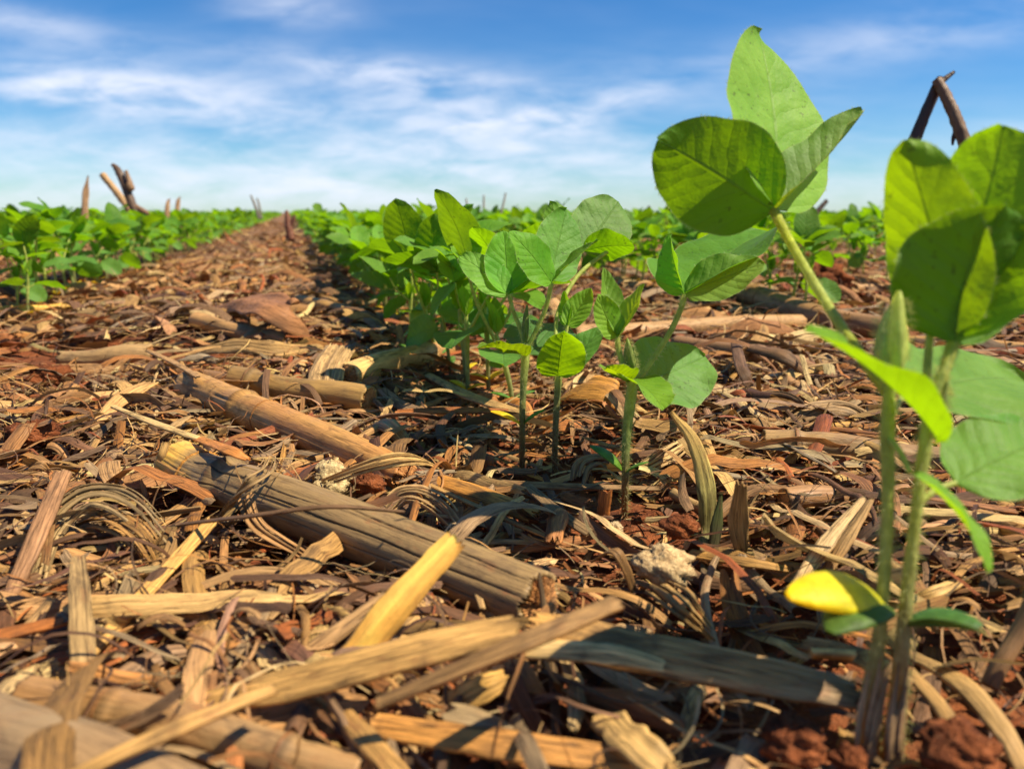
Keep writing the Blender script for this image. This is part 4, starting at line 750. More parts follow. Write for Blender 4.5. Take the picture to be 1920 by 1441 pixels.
# ------------------------------------------------------------------ soybean plants
LG = (0.080, 0.205, 0.026)           # blade green
def leaf(base, tip, n0, wr=0.66, fold=0.25, bend=0.35, wave=0.042, nu=18, nv=13, col=LG, rng=None, rnd=0.0, side=0.0):
    """one blade: ovate, folded on its midrib, bent along its length; rnd 0 leaflet .. 1 round"""
    rng = rng or np.random.default_rng(1); base = np.asarray(base, float); tip = np.asarray(tip, float)
    L_ = np.linalg.norm(tip-base); T = (tip-base)/L_; sd_ = nrm(np.cross(T, n0)); n = np.cross(sd_, T)
    t = np.linspace(0, 1, nu); s = np.linspace(-1, 1, nv)
    pw = 0.70+0.12*rnd; ex = 0.66-0.16*rnd
    hw = 0.5*wr*L_*np.clip(np.sin(np.pi*np.clip(t, 0.0, 1.0)**pw), 0, 1)**ex; hw = np.maximum(hw, 0.012*L_*wr)
    hw[0] = 0.02*L_*wr
    B = bend if abs(bend) > 1e-3 else 1e-3
    yl = np.sin(B*(t-0.5))/B; zl = -(1-np.cos(B*(t-0.5)))/B; yl = yl-yl[0]; zl = zl-zl[0]; sc = 1/math.hypot(yl[-1], zl[-1]); yl *= sc; zl *= sc
    fo = fold*(0.75+0.5*rng.random())
    X = hw[:, None]*s*math.cos(fo); Z = hw[:, None]*np.abs(s)**1.15*math.sin(fo)
    ph = rng.random(4)*6.28
    Z = Z+wave*L_*wr*(s[None]**2)*(np.sin(t[:, None]*9+ph[0]+1.3*s[None])+0.5*np.sin(t[:, None]*19+ph[1]-2*s[None]))
    Z = Z+0.012*L_*np.sin(t[:, None]*5+ph[2])*np.sin(s[None]*2.2+ph[3])
    X = X*(1+0.014*np.sin(t[:, None]*15+ph[3])+0.007*np.sin(t[:, None]*31+ph[1]))+side*L_*np.sin(t*np.pi)[:, None]
    V = base+X[..., None]*sd_+(yl[:, None, None]*L_)*T+((zl*L_)[:, None]+Z)[..., None]*n
    UV = np.stack(np.broadcast_arrays((s*0.5+0.5)[None], t[:, None]), -1)
    c = np.array(col)*(1.06, 1.05, 0.75)*(1+0.10*rng.standard_normal())*(1+0.05*rng.standard_normal(3)); 
    return V, gridq(nu, nv), UV, c.clip(0.005, 0.9)
def cotyledon(base, tip, n0, wr=0.5, th=0.14, col=(0.10, 0.28, 0.03), colend=None, n=14, k=12, bend=0.3):
    base = np.asarray(base, float); tip = np.asarray(tip, float); L_ = np.linalg.norm(tip-base); T = (tip-base)/L_; sd_ = nrm(np.cross(T, n0)); nn = np.cross(sd_, T)
    t = np.linspace(0, 1, n); hw = L_*wr*0.5*np.clip(np.sin(np.pi*(0.04+0.94*t)**0.9), 0.03, 1)**0.6; a = np.linspace(0, 2*np.pi, k, endpoint=False)
    zc = bend*L_*(t-t*t)
    V = base+(t*L_)[:, None, None]*T+(hw[:, None]*np.cos(a))[..., None]*sd_+(hw[:, None]*th/wr*np.sin(a)+zc[:, None])[..., None]*nn
    ce = col if colend is None else colend
    cc = np.stack([lerpl([col[i], ce[i]], n) for i in range(3)], -1)
    return V, gridq(n, k, True), np.zeros((n*k, 2)), np.repeat(cc[:, None], k, 1).reshape(-1, 3)
def hairs(C, R, rng, n, L_=0.0019, r=0.00007, col=(0.55, 0.56, 0.30)):
    """short bristles standing off a stem"""
    i = rng.integers(0, len(C), n); T = nrm(np.gradient(C, axis=0))[i]; d = rng.standard_normal((n, 3)); d = nrm(d-(d*T).sum(1, keepdims=True)*T); d2 = nrm(d+T*0.5*rng.standard_normal((n, 1))+0.2*rng.standard_normal((n, 3)))
    p = C[i]+(rng.random((n, 1))-0.5)*np.linalg.norm(C[1]-C[0])*T+d*(R[i][:, None]*0.9); e = p+d2*L_*(0.5+rng.random((n, 1)))
    sx = nrm(np.cross(d2, T+0.01))*r
    V = np.stack([p-sx, p+sx, e+sx*0.3, e-sx*0.3], 1); Q = np.arange(n*4).reshape(-1, 4)
    sy = nrm(np.cross(d2, sx))*r; V2 = np.stack([p-sy, p+sy, e+sy*0.3, e-sy*0.3], 1)
    return np.concatenate([V.reshape(-1, 3), V2.reshape(-1, 3)]), np.concatenate([Q, Q+n*4]), np.zeros((n*8, 2)), col
def rim_hairs(V, rng, n, L_=0.0010, r=0.00006, col=(0.45, 0.50, 0.25)):
    """down along the margin of a blade (V is nu x nv x 3)"""
    nu, nv = V.shape[:2]; i = rng.integers(1, nu-1, n); e = np.where(rng.random(n) < 0.5, 0, nv-1)
    p = V[i, e]+(V[np.minimum(i+1, nu-1), e]-V[i, e])*rng.random((n, 1)); out = nrm(p-V[i, nv//2]); d = nrm(out+0.5*rng.standard_normal((n, 3)))
    q = p+d*L_*(0.4+rng.random((n, 1))); sx = nrm(np.cross(d, rng.standard_normal((n, 3))))*r
    X = np.stack([p-sx, p+sx, q+sx*0.3, q-sx*0.3], 1)
    return X.reshape(-1, 3), np.arange(n*4).reshape(-1, 4), np.zeros((n*4, 2)), col
GST = (0.50, 0.56, 0.13); BST = (0.26, 0.145, 0.065); YST = (0.52, 0.58, 0.05); HST = (0.34, 0.36, 0.13)
CR = lambda x, y, z: x*RT+y*UP-z*FW          # a direction given as (right, up, towards the camera)

class Plant:
    def __init__(s, label, base, group=None, seed=1, name='soybean_plant'):
        s.root = empty(name, base); tag(s.root, label, 'seedling', group); s.o = np.array(base, float); s.rng = np.random.default_rng(seed)
    def part(s, name, b, mat, parent=None, label=None):
        b.v = [v-s.o for v in b.v]; o = b.build(name, mat, parent or s.root)
        if label: o['label'] = label
        return o
    def stem(s, P, R, cols, name='stem', nh=350, sides=14, S=40):
        b = MB(); V, Q, U, c = tube(P, R, cols[0], sides, S, s.rng, cols, 0.02); b.add(V, Q, U, c); C = spline(P, S)
        b.add(*hairs(C, lerpl(R, S), s.rng, nh)); return s.part(name, b, M_STEM)
    def leaf(s, base, tip, n0, name='leaf', parent=None, mat=None, label=None, down=120, pet=None, **k):
        b = MB(); V, Q, U, c = leaf(base, tip, n0, rng=s.rng, nu=30, nv=21, **k); b.add(V, Q, U, c)
        if down: b.add(*rim_hairs(V, s.rng, down), mi=1)
        if pet is not None: b.add(*tube([pet, (np.asarray(pet)+base)/2+np.array([0, 0, 0.001]), base], (0.0009, 0.0008, 0.0007), GST, 8, 8), mi=1)
        return s.part(name, b, [mat or M_LEAF, M_STEM], parent, label)
    def cot(s, base, tip, n0, label=None, **k):
        b = MB(); b.add(*cotyledon(base, tip, n0, **k)); return s.part('cotyledon', b, M_COT, None, label)
    def bud(s, base, tip, r, col=(0.24, 0.30, 0.08)):
        b = MB(); T = nrm(np.asarray(tip)-base); L_ = np.linalg.norm(np.asarray(tip)-base)
        for k, (a, f) in enumerate(((0.4, 1.0), (2.6, 0.85), (4.4, 0.7))):
            sd_ = nrm(np.cross(T, CR(0.2, 0.3, 1))); n = np.cross(sd_, T); o = (sd_*math.cos(a)+n*math.sin(a))
            b.add(*cotyledon(base+o*r*0.30, base+T*L_*f+o*r*0.15, o, wr=2*r/L_*1.1, th=0.30*2*r/L_*1.8, col=col, n=16, bend=-0.10))
        t = np.linspace(0.1, 0.9, 20); b.add(*hairs(base+T*L_*t[:, None], r*np.sin(t*np.pi)**0.5, s.rng, 320, 0.0016)); return s.part('bud', b, M_STEM)

def front_plants():
    # ---- left front stem, with the tall trifoliate leaf
    p = Plant('tall seedling with the big high three part leaf, left of the two front stems', G(1630, 1425), seed=2)
    st = [G(1628, 1425, -0.004), D(1628, 1330, 0.208), D(1650, 1180, 0.206), D(1664, 960, 0.206), D(1664, 820, 0.207), D(1668, 720, 0.208)]
    p.stem(st, (0.0033, 0.0025, 0.0016, 0.0015, 0.0018, 0.0014), ((0.42, 0.28, 0.16), (0.46, 0.31, 0.16), (0.42, 0.40, 0.12), (0.48, 0.52, 0.13), GST, (0.36, 0.44, 0.10)), nh=1300, sides=18)
    N = D(1452, 397, 0.285)
    b = MB(); P = [D(1667, 735, 0.209), D(1605, 655, 0.222), D(1535, 545, 0.246), D(1482, 455, 0.270), N]
    V, Q, U, c = tube(P, (0.0018, 0.0016, 0.0015, 0.0015, 0.0018), YST, 14, 40, p.rng, (YST, YST, GST, YST, (0.42, 0.46, 0.06)), 0.02); b.add(V, Q, U, c); b.add(*hairs(spline(P, 40), lerpl([0.0015], 40), p.rng, 600, 0.0013))
    pe = p.part('petiole', b, M_STEM)
    p.leaf(N, D(1232, 262, 0.262), CR(0.2, 0.40, -0.9), 'leaflet', pe, wr=0.74, fold=0.07, bend=0.6, rnd=0.45, wave=0.025, col=(0.070, 0.180, 0.022), label='left leaflet, seen from below and lit through', down=260)
    p.leaf(N+UP*0.001, D(1424, 62, 0.315), CR(0.55, 0.25, 0.78), 'leaflet', pe, wr=0.68, fold=0.10, bend=-0.05, rnd=0.9, wave=0.02, col=(0.145, 0.300, 0.060), label='upright middle leaflet with pale veins', down=260, side=0.06)
    p.leaf(N, D(1618, 207, 0.300), CR(-0.5, 0.65, 0.5), 'leaflet', pe, wr=0.46, fold=0.65, bend=-0.2, rnd=0.0, col=(0.11, 0.20, 0.065), label='narrow folded right leaflet with a pale edge', down=220)
    p.bud(D(1668, 715, 0.208), D(1680, 545, 0.205), 0.0047, (0.62, 0.70, 0.17))
    p.leaf(D(1706, 885, 0.196), D(1856, 1072, 0.180), CR(0.45, 0.55, 0.35), wr=0.42, fold=0.35, bend=0.7, rnd=0.3, col=(0.10, 0.25, 0.02), pet=D(1666, 822, 0.206), down=60, label='narrow yellow green leaf drooping right')
    p.leaf(D(1700, 735, 0.228), D(1925, 715, 0.262), CR(0.05, 0.80, 0.60), wr=0.64, fold=0.08, bend=0.3, rnd=0.9, col=(0.10, 0.235, 0.048), pet=D(1667, 790, 0.208), down=60, label='broad pale blue green lower leaf')
    p.cot(D(1652, 1130, 0.206), D(1478, 1118, 0.190), CR(-0.1, 0.75, 0.55), col=(0.55, 0.55, 0.02), colend=(0.98, 0.78, 0.01), wr=0.44, th=0.15, label='yellow cotyledon')
    p.cot(D(1655, 1135, 0.204), D(1556, 1185, 0.186), CR(-0.3, 0.7, 0.45), col=(0.10, 0.18, 0.02), wr=0.50, th=0.12, label='dull green cotyledon')
    b = MB()
    for k in range(9):
        x0 = 1606+42*p.rng.random(); y0 = 1330+80*p.rng.random(); d0 = 0.2035-0.002*p.rng.random()
        b.add(*ribbon([D(x0-6*p.rng.random(), y0+70, d0), D(x0+4, y0, d0-0.001), D(x0+18+8*p.rng.random(), y0-75-40*p.rng.random(), d0-0.0005)], (0.0012, 0.0019, 0.0004), CR(0.2*p.rng.standard_normal(), 0.1, 1), 1.3, 0.0002, 16, 5, 0.5, (0.50, 0.33, 0.18), p.rng, wave=0.06))
    p.part('peeling_bark', b, M_STRAW)
    # ---- right front stem
    p = Plant('blurred tall seedling with bright backlit leaves, right of the two front stems', G(1672, 1440), seed=3)
    st = [G(1672, 1440, -0.004), D(1685, 1290, 0.204), D(1700, 1120, 0.203), D(1722, 930, 0.203), D(1742, 790, 0.204), D(1765, 700, 0.206)]
    p.stem(st, (0.0029, 0.0021, 0.0016, 0.0014, 0.0017, 0.0013), ((0.38, 0.25, 0.14), (0.40, 0.27, 0.13), (0.40, 0.38, 0.12), (0.46, 0.50, 0.12), GST, (0.36, 0.45, 0.10)), nh=1300, sides=18)
    N = D(1787, 645, 0.210)
    b = MB(); P = [D(1752, 745, 0.206), D(1772, 690, 0.208), N]; V, Q, U, c = tube(P, (0.0016, 0.0014, 0.0017), GST, 14, 20, p.rng, (GST, GST, YST), 0.02); b.add(V, Q, U, c); b.add(*hairs(spline(P, 20), lerpl([0.0014], 20), p.rng, 260, 0.0013)); pe = p.part('petiole', b, M_STEM)
    p.leaf(N, D(1884, 385, 0.198), CR(-0.12, 0.05, -1), 'leaflet', pe, wr=1.12, fold=0.22, bend=0.35, rnd=1.0, col=(0.075, 0.18, 0.02), label='dark near leaflet', down=160)
    p.leaf(N+UP*0.002, D(1698, 262, 0.206), CR(0.6, 0.5, -0.6), 'leaflet', pe, wr=0.50, fold=0.12, bend=0.2, rnd=0.9, col=(0.105, 0.25, 0.02), label='bright left leaflet', down=160)
    p.leaf(N+UP*0.002-RT*0.001+FW*0.004, D(1880, 235, 0.212), CR(0.85, 0.2, -0.5), 'leaflet', pe, wr=0.70, fold=0.15, bend=0.3, rnd=1.1, col=(0.105, 0.25, 0.02), label='bright right leaflet', down=160)
    b = MB(); P = [D(1735, 830, 0.205), D(1738, 700, 0.212), D(1748, 580, 0.222)]; V, Q, U, c = tube(P, (0.0012, 0.0011, 0.001), GST, 12, 20); b.add(V, Q, U, c); b.add(*hairs(spline(P, 20), lerpl([0.001], 20), p.rng, 200, 0.0013)); p.part('petiole', b, M_STEM)
    p.bud(D(1750, 800, 0.206), D(1775, 715, 0.204), 0.0018)
    p.leaf(D(1757, 822, 0.200), D(1508, 618, 0.186), CR(0.35, 0.75, 0.20), wr=0.48, fold=0.30, bend=0.45, rnd=0.5, col=(0.10, 0.25, 0.02), pet=D(1738, 815, 0.204), down=120, label='pointed leaf slanting left across both stems')
    p.leaf(D(1792, 905, 0.205), D(1975, 820, 0.225), CR(0.05, 0.75, 0.65), wr=0.62, fold=0.10, bend=0.4, rnd=0.9, col=(0.10, 0.225, 0.048), pet=D(1725, 940, 0.203), down=60, label='pale oval leaf at the right edge')
    p.cot(D(1702, 1160, 0.203), D(1842, 1172, 0.192), CR(0.1, 0.8, 0.45), col=(0.085, 0.21, 0.035), wr=0.52, th=0.12, label='upper green cotyledon')
    p.cot(D(1704, 1172, 0.202), D(1846, 1185, 0.186), CR(0.0, 0.6, -0.5), col=(0.10, 0.17, 0.02), wr=0.36, th=0.10, label='lower olive cotyledon')
    b = MB()
    for k in range(8):
        x0 = 1664+30*p.rng.random(); y0 = 1340+80*p.rng.random(); d0 = 0.2015-0.002*p.rng.random()
        b.add(*ribbon([D(x0-4*p.rng.random(), y0+70, d0), D(x0+3, y0, d0-0.001), D(x0+14+6*p.rng.random(), y0-70-50*p.rng.random(), d0-0.0005)], (0.0012, 0.0018, 0.0004), CR(0.2*p.rng.standard_normal(), 0.1, 1), 1.3, 0.0002, 16, 5, 0.5, (0.44, 0.29, 0.16), p.rng, wave=0.06))
    p.part('peeling_bark', b, M_STRAW)
    # ---- the sharp middle plant
    p = Plant('sharp middle seedling with a round lower leaf and downy young leaflets', G(1172, 966), seed=4)
    d = 0.379; st = [G(1171, 968, -0.004), D(1172, 905, d), D(1174, 830, d), D(1181, 760, d), D(1187, 715, d)]
    p.stem(st, (0.0015, 0.0017, 0.0020, 0.0026, 0.0025), (BST, (0.24, 0.16, 0.06), (0.20, 0.26, 0.07), GST, GST), nh=900, sides=18)
    N = D(1284, 552, 0.372); b = MB(); P = [D(1187, 722, d), D(1218, 682, 0.378), D(1255, 625, 0.375), D(1276, 580, 0.373), N]
    V, Q, U, c = tube(P, (0.0017, 0.0014, 0.0013, 0.0013, 0.0014), GST, 12, 34); b.add(V, Q, U, c); b.add(*hairs(spline(P, 34), lerpl([0.0013], 34), p.rng, 500, 0.0018)); pe = p.part('petiole', b, M_STEM)
    p.leaf(N, D(1258, 440, 0.385), CR(-0.75, 0.45, 0.1), 'leaflet', pe, wr=0.62, fold=0.50, bend=0.4, rnd=0.3, col=(0.10, 0.25, 0.025), label='narrow left leaflet seen edge on')
    p.leaf(N+UP*0.0005, D(1442, 432, 0.440), CR(-0.30, 0.70, 0.30), 'leaflet', pe, wr=0.66, fold=0.25, bend=0.15, rnd=0.4, label='dark veined upper leaflet')
    p.leaf(N, D(1434, 494, 0.364), CR(-0.1, 0.55, 0.80), 'leaflet', pe, wr=0.66, fold=0.12, bend=0.3, rnd=0.8, col=(0.105, 0.23, 0.04), label='sunlit lower leaflet with a shadow on it')
    b = MB(); P = [D(1184, 725, d), D(1170, 690, 0.378), D(1160, 655, 0.377), D(1157, 632, 0.377)]; V, Q, U, c = tube(P, (0.0018, 0.0014, 0.0013, 0.0012), GST, 12, 24); b.add(V, Q, U, c); b.add(*hairs(spline(P, 24), lerpl([0.0013], 24), p.rng, 400, 0.0018)); pe = p.part('petiole', b, M_STEM)
    n_ = P[-1]
    p.leaf(n_, D(1120, 552, 0.368), CR(0.30, 0.15, 0.95), 'leaflet', pe, wr=0.66, fold=0.30, bend=-0.5, rnd=0.4, col=(0.13, 0.27, 0.04), label='young downy left leaflet')
    p.leaf(n_+UP*0.001, D(1131, 500, 0.388), CR(0.45, 0.1, 0.88), 'leaflet', pe, wr=0.40, fold=0.45, bend=-0.2, rnd=0.1, col=(0.11, 0.25, 0.04), label='young back leaflet')
    p.leaf(n_, D(1208, 532, 0.372), CR(-0.75, 0.2, 0.55), 'leaflet', pe, wr=0.46, fold=0.40, bend=-0.2, rnd=0.1, col=(0.12, 0.26, 0.04), label='young folded right leaflet')
    p.bud(D(1187, 700, 0.376), D(1174, 634, 0.372), 0.0034, (0.26, 0.33, 0.07))
    p.leaf(D(1197, 728, 0.384), D(1322, 668, 0.408), CR(-0.05, 0.45, 0.88), wr=0.92, fold=0.06, bend=0.25, rnd=1.0, col=(0.088, 0.205, 0.065), pet=D(1187, 722, d), label='big round bluish lower leaf')
    p.leaf(D(1178, 712, 0.376), D(1243, 768, 0.345), CR(0.25, 0.75, 0.35), wr=0.75, fold=0.35, bend=0.5, rnd=0.6, mat=M_SPOT, col=(0.11, 0.22, 0.02), label='speckled front leaf curving down')
    p.leaf(D(1178, 716, 0.376), D(1136, 690, 0.352), CR(-0.25, 0.75, 0.40), wr=0.6, fold=0.35, bend=0.4, rnd=0.5, mat=M_SPOT, col=(0.11, 0.22, 0.02), label='speckled small left leaf')
    p.cot(D(1168, 880, d), D(1106, 836, 0.374), CR(0.45, 0.70, 0.5), col=(0.20, 0.36, 0.02), colend=(0.05, 0.21, 0.06), wr=0.38, th=0.10)
    p.cot(D(1174, 885, 0.377), D(1216, 866, 0.372), CR(-0.3, 0.85, 0.1), col=(0.12, 0.27, 0.03), wr=0.36, th=0.10)
    # ---- two slender ones left of it
    p = Plant('slender seedling with one yellow cotyledon, left of the pair behind the middle one', G(979, 880), seed=5)
    d = 0.447; st = [G(979, 880, -0.004), D(979, 800, d), D(981, 730, d), D(985, 672, d), D(986, 645, d)]
    p.stem(st, (0.0017, 0.0016, 0.0018, 0.0024, 0.0020), (BST, (0.22, 0.18, 0.06), (0.20, 0.25, 0.07), GST, GST), nh=600)
    N = D(1034, 530, 0.440); b = MB(); P = [D(988, 652, d), D(1005, 620, 0.445), D(1024, 575, 0.442), N]; V, Q, U, c = tube(P, (0.0015, 0.0013, 0.0012, 0.0013), GST, 12, 24); b.add(V, Q, U, c); b.add(*hairs(spline(P, 24), lerpl([0.0013], 24), p.rng, 300)); pe = p.part('petiole', b, M_STEM)
    p.leaf(N, D(955, 434, 0.425), CR(0.35, 0.40, 0.85), 'leaflet', pe, wr=0.66, fold=0.12, bend=0.3, rnd=0.3, mat=M_SPOT, label='left leaflet dotted with holes')
    p.leaf(N+UP*0.001, D(1062, 392, 0.462), CR(0.4, 0.1, 0.9), 'leaflet', pe, wr=0.60, fold=0.22, bend=-0.3, rnd=0.8, col=(0.075, 0.21, 0.04), label='upright middle leaflet')
    p.leaf(N, D(1122, 450, 0.425), CR(-0.35, 0.75, 0.35), 'leaflet', pe, wr=0.46, fold=0.3, bend=0.2, rnd=0.1, label='right leaflet seen edge on')
    N = D(954, 552, 0.446); b = MB(); P = [D(985, 650, d), D(975, 615, d), D(963, 585, 0.446), N]; V, Q, U, c = tube(P, (0.0013, 0.0012, 0.0011, 0.0011), GST, 12, 24); b.add(V, Q, U, c); b.add(*hairs(spline(P, 24), lerpl([0.0011], 24), p.rng, 300)); pe = p.part('petiole', b, M_STEM)
    p.leaf(N, D(945, 432, 0.455), CR(0.15, 0.15, 0.95), 'leaflet', pe, wr=0.72, fold=0.42, bend=-0.3, rnd=0.5, col=(0.095, 0.25, 0.03), label='upright puckered leaflet')
    p.leaf(N, D(862, 478, 0.450), CR(0.1, 0.5, 0.8), 'leaflet', pe, wr=0.62, fold=0.15, bend=0.3, rnd=0.6, col=(0.09, 0.22, 0.04), label='left sunlit leaflet')
    p.leaf(N, D(1022, 515, 0.470), CR(-0.25, 0.85, 0.25), 'leaflet', pe, wr=0.55, fold=0.3, bend=0.3, rnd=0.3, col=(0.08, 0.21, 0.03))
    p.bud(D(985, 640, 0.445), D(987, 570, 0.443), 0.0028, (0.27, 0.34, 0.07))
    p.leaf(D(985, 668, 0.445), D(897, 652, 0.418), CR(-0.1, 0.95, 0.05), wr=0.62, fold=0.25, bend=0.5, rnd=0.6, mat=M_SPOT, col=(0.11, 0.22, 0.02), label='speckled left leaf seen from the edge')
    p.leaf(D(992, 665, 0.452), D(1042, 605, 0.490), CR(-0.15, 0.55, 0.8), wr=0.95, fold=0.1, bend=0.2, rnd=1.0, col=(0.06, 0.17, 0.05), pet=D(985, 662, d), label='dark round leaf behind the stem')
    p.cot(D(977, 795, d), D(920, 771, 0.442), CR(0.1, 0.9, 0.35), col=(0.55, 0.52, 0.02), colend=(0.85, 0.62, 0.01), wr=0.36, th=0.1, label='yellow cotyledon')
    p.cot(D(981, 795, d), D(1022, 768, 0.443), CR(-0.2, 0.9, 0.25), col=(0.11, 0.30, 0.03), wr=0.4, th=0.1)
    p = Plant('slender seedling with a speckled front leaf, right of the pair behind the middle one', G(1040, 888), seed=6)
    d = 0.444; st = [G(1040, 888, -0.004), D(1041, 820, d), D(1045, 740, d), D(1048, 700, d)]
    p.stem(st, (0.0016, 0.0016, 0.0018, 0.0022), (BST, (0.22, 0.15, 0.06), (0.20, 0.22, 0.07), GST), nh=500)
    N = D(1140, 470, 0.475); b = MB(); P = [D(1047, 705, d), D(1042, 640, 0.448), D(1048, 580, 0.455), D(1085, 515, 0.465), N]; V, Q, U, c = tube(P, (0.0014, 0.0012, 0.0012, 0.0012, 0.0012), GST, 12, 24); b.add(V, Q, U, c); pe = p.part('petiole', b, M_STEM)
    p.leaf(D(1095, 470, 0.475), D(1190, 462, 0.462), CR(0.05, 0.55, -0.55), 'leaflet', pe, wr=0.72, fold=0.2, bend=0.5, rnd=0.8, col=(0.09, 0.23, 0.02), label='broad right leaflet')
    p.leaf(D(1095, 470, 0.475), D(1160, 378, 0.500), CR(0.2, 0.25, 0.9), 'leaflet', pe, wr=0.78, fold=0.12, bend=0.2, rnd=0.9, col=(0.095, 0.21, 0.06), label='pale upright leaflet')
    p.leaf(D(1095, 470, 0.475), D(1030, 380, 0.500), CR(-0.3, 0.5, -0.5), 'leaflet', pe, wr=0.6, fold=0.2, bend=0.3, rnd=0.5)
    b = MB(); P = [D(1048, 703, d), D(1056, 660, 0.446), D(1064, 610, 0.448)]; V, Q, U, c = tube(P, (0.0012, 0.001, 0.0009), GST, 10, 16); b.add(V, Q, U, c); b.add(*hairs(spline(P, 16), lerpl([0.001], 16), p.rng, 200)); pe = p.part('petiole', b, M_STEM)
    p.leaf(D(1064, 612, 0.448), D(1108, 540, 0.448), CR(-0.1, 0.35, 0.9), 'leaflet', pe, wr=0.62, fold=0.3, bend=-0.3, rnd=0.3, col=(0.12, 0.27, 0.03), label='young veined leaflet')
    p.leaf(D(1064, 612, 0.448), D(1058, 545, 0.455), CR(-0.6, 0.2, 0.7), 'leaflet', pe, wr=0.42, fold=0.4, bend=-0.2, rnd=0.1, col=(0.12, 0.28, 0.03))
    p.leaf(D(1046, 705, 0.442), D(1058, 620, 0.418), CR(0.1, 0.35, 0.90), wr=0.85, fold=0.25, bend=-0.4, rnd=0.9, mat=M_SPOT, col=(0.105, 0.225, 0.02), label='speckled front leaf')
    p.leaf(D(1050, 705, 0.446), D(1132, 612, 0.450), CR(-0.35, 0.35, 0.85), wr=0.48, fold=0.2, bend=0.2, rnd=0.4, col=(0.085, 0.21, 0.05), label='plain right leaf')
front_plants()

# ------------------------------------------------------------------ wilted shoot
def shoot():
    b = MB(); rng = np.random.default_rng(3)
    P = [G(1322, 1120, 0.002), D(1330, 1020, 0.338), D(1330, 920, 0.337), D(1305, 830, 0.336), D(1258, 770, 0.335)]
    root = empty('wilted_shoot', P[0]); tag(root, 'wilted straw coloured shoot, green and purple low down, bent over in the litter', 'wilted shoot'); o_ = np.array(P[0])
    b.add(*ribbon(P, (0.0050, 0.0098, 0.0110, 0.0080, 0.0020), CR(0.5, 0.2, 1), 1.8, 0.0005, 44, 15, 0.5, (0.09, 0.07, 0.06), rng, ribs=0.00012, nribs=3, cl=[(0.14, 0.07, 0.07), (0.20, 0.19, 0.07), (0.46, 0.40, 0.13), (0.66, 0.46, 0.15), (0.72, 0.46, 0.14)])); b.v = [v-o_ for v in b.v]; b.build('sheath', M_STRAW, root)
    b = MB(); P = [D(1335, 1060, 0.336), D(1346, 985, 0.335), D(1353, 925, 0.334)]; b.add(*ribbon(P, (0.004, 0.0062, 0.001), CR(0.4, 0.1, 1), 1.2, 0.0005, 20, 9, 0.2, (0.10, 0.08, 0.05), rng, colend=(0.10, 0.14, 0.03))); b.v = [v-o_ for v in b.v]; b.build('blade', M_STRAW, root)
shoot()

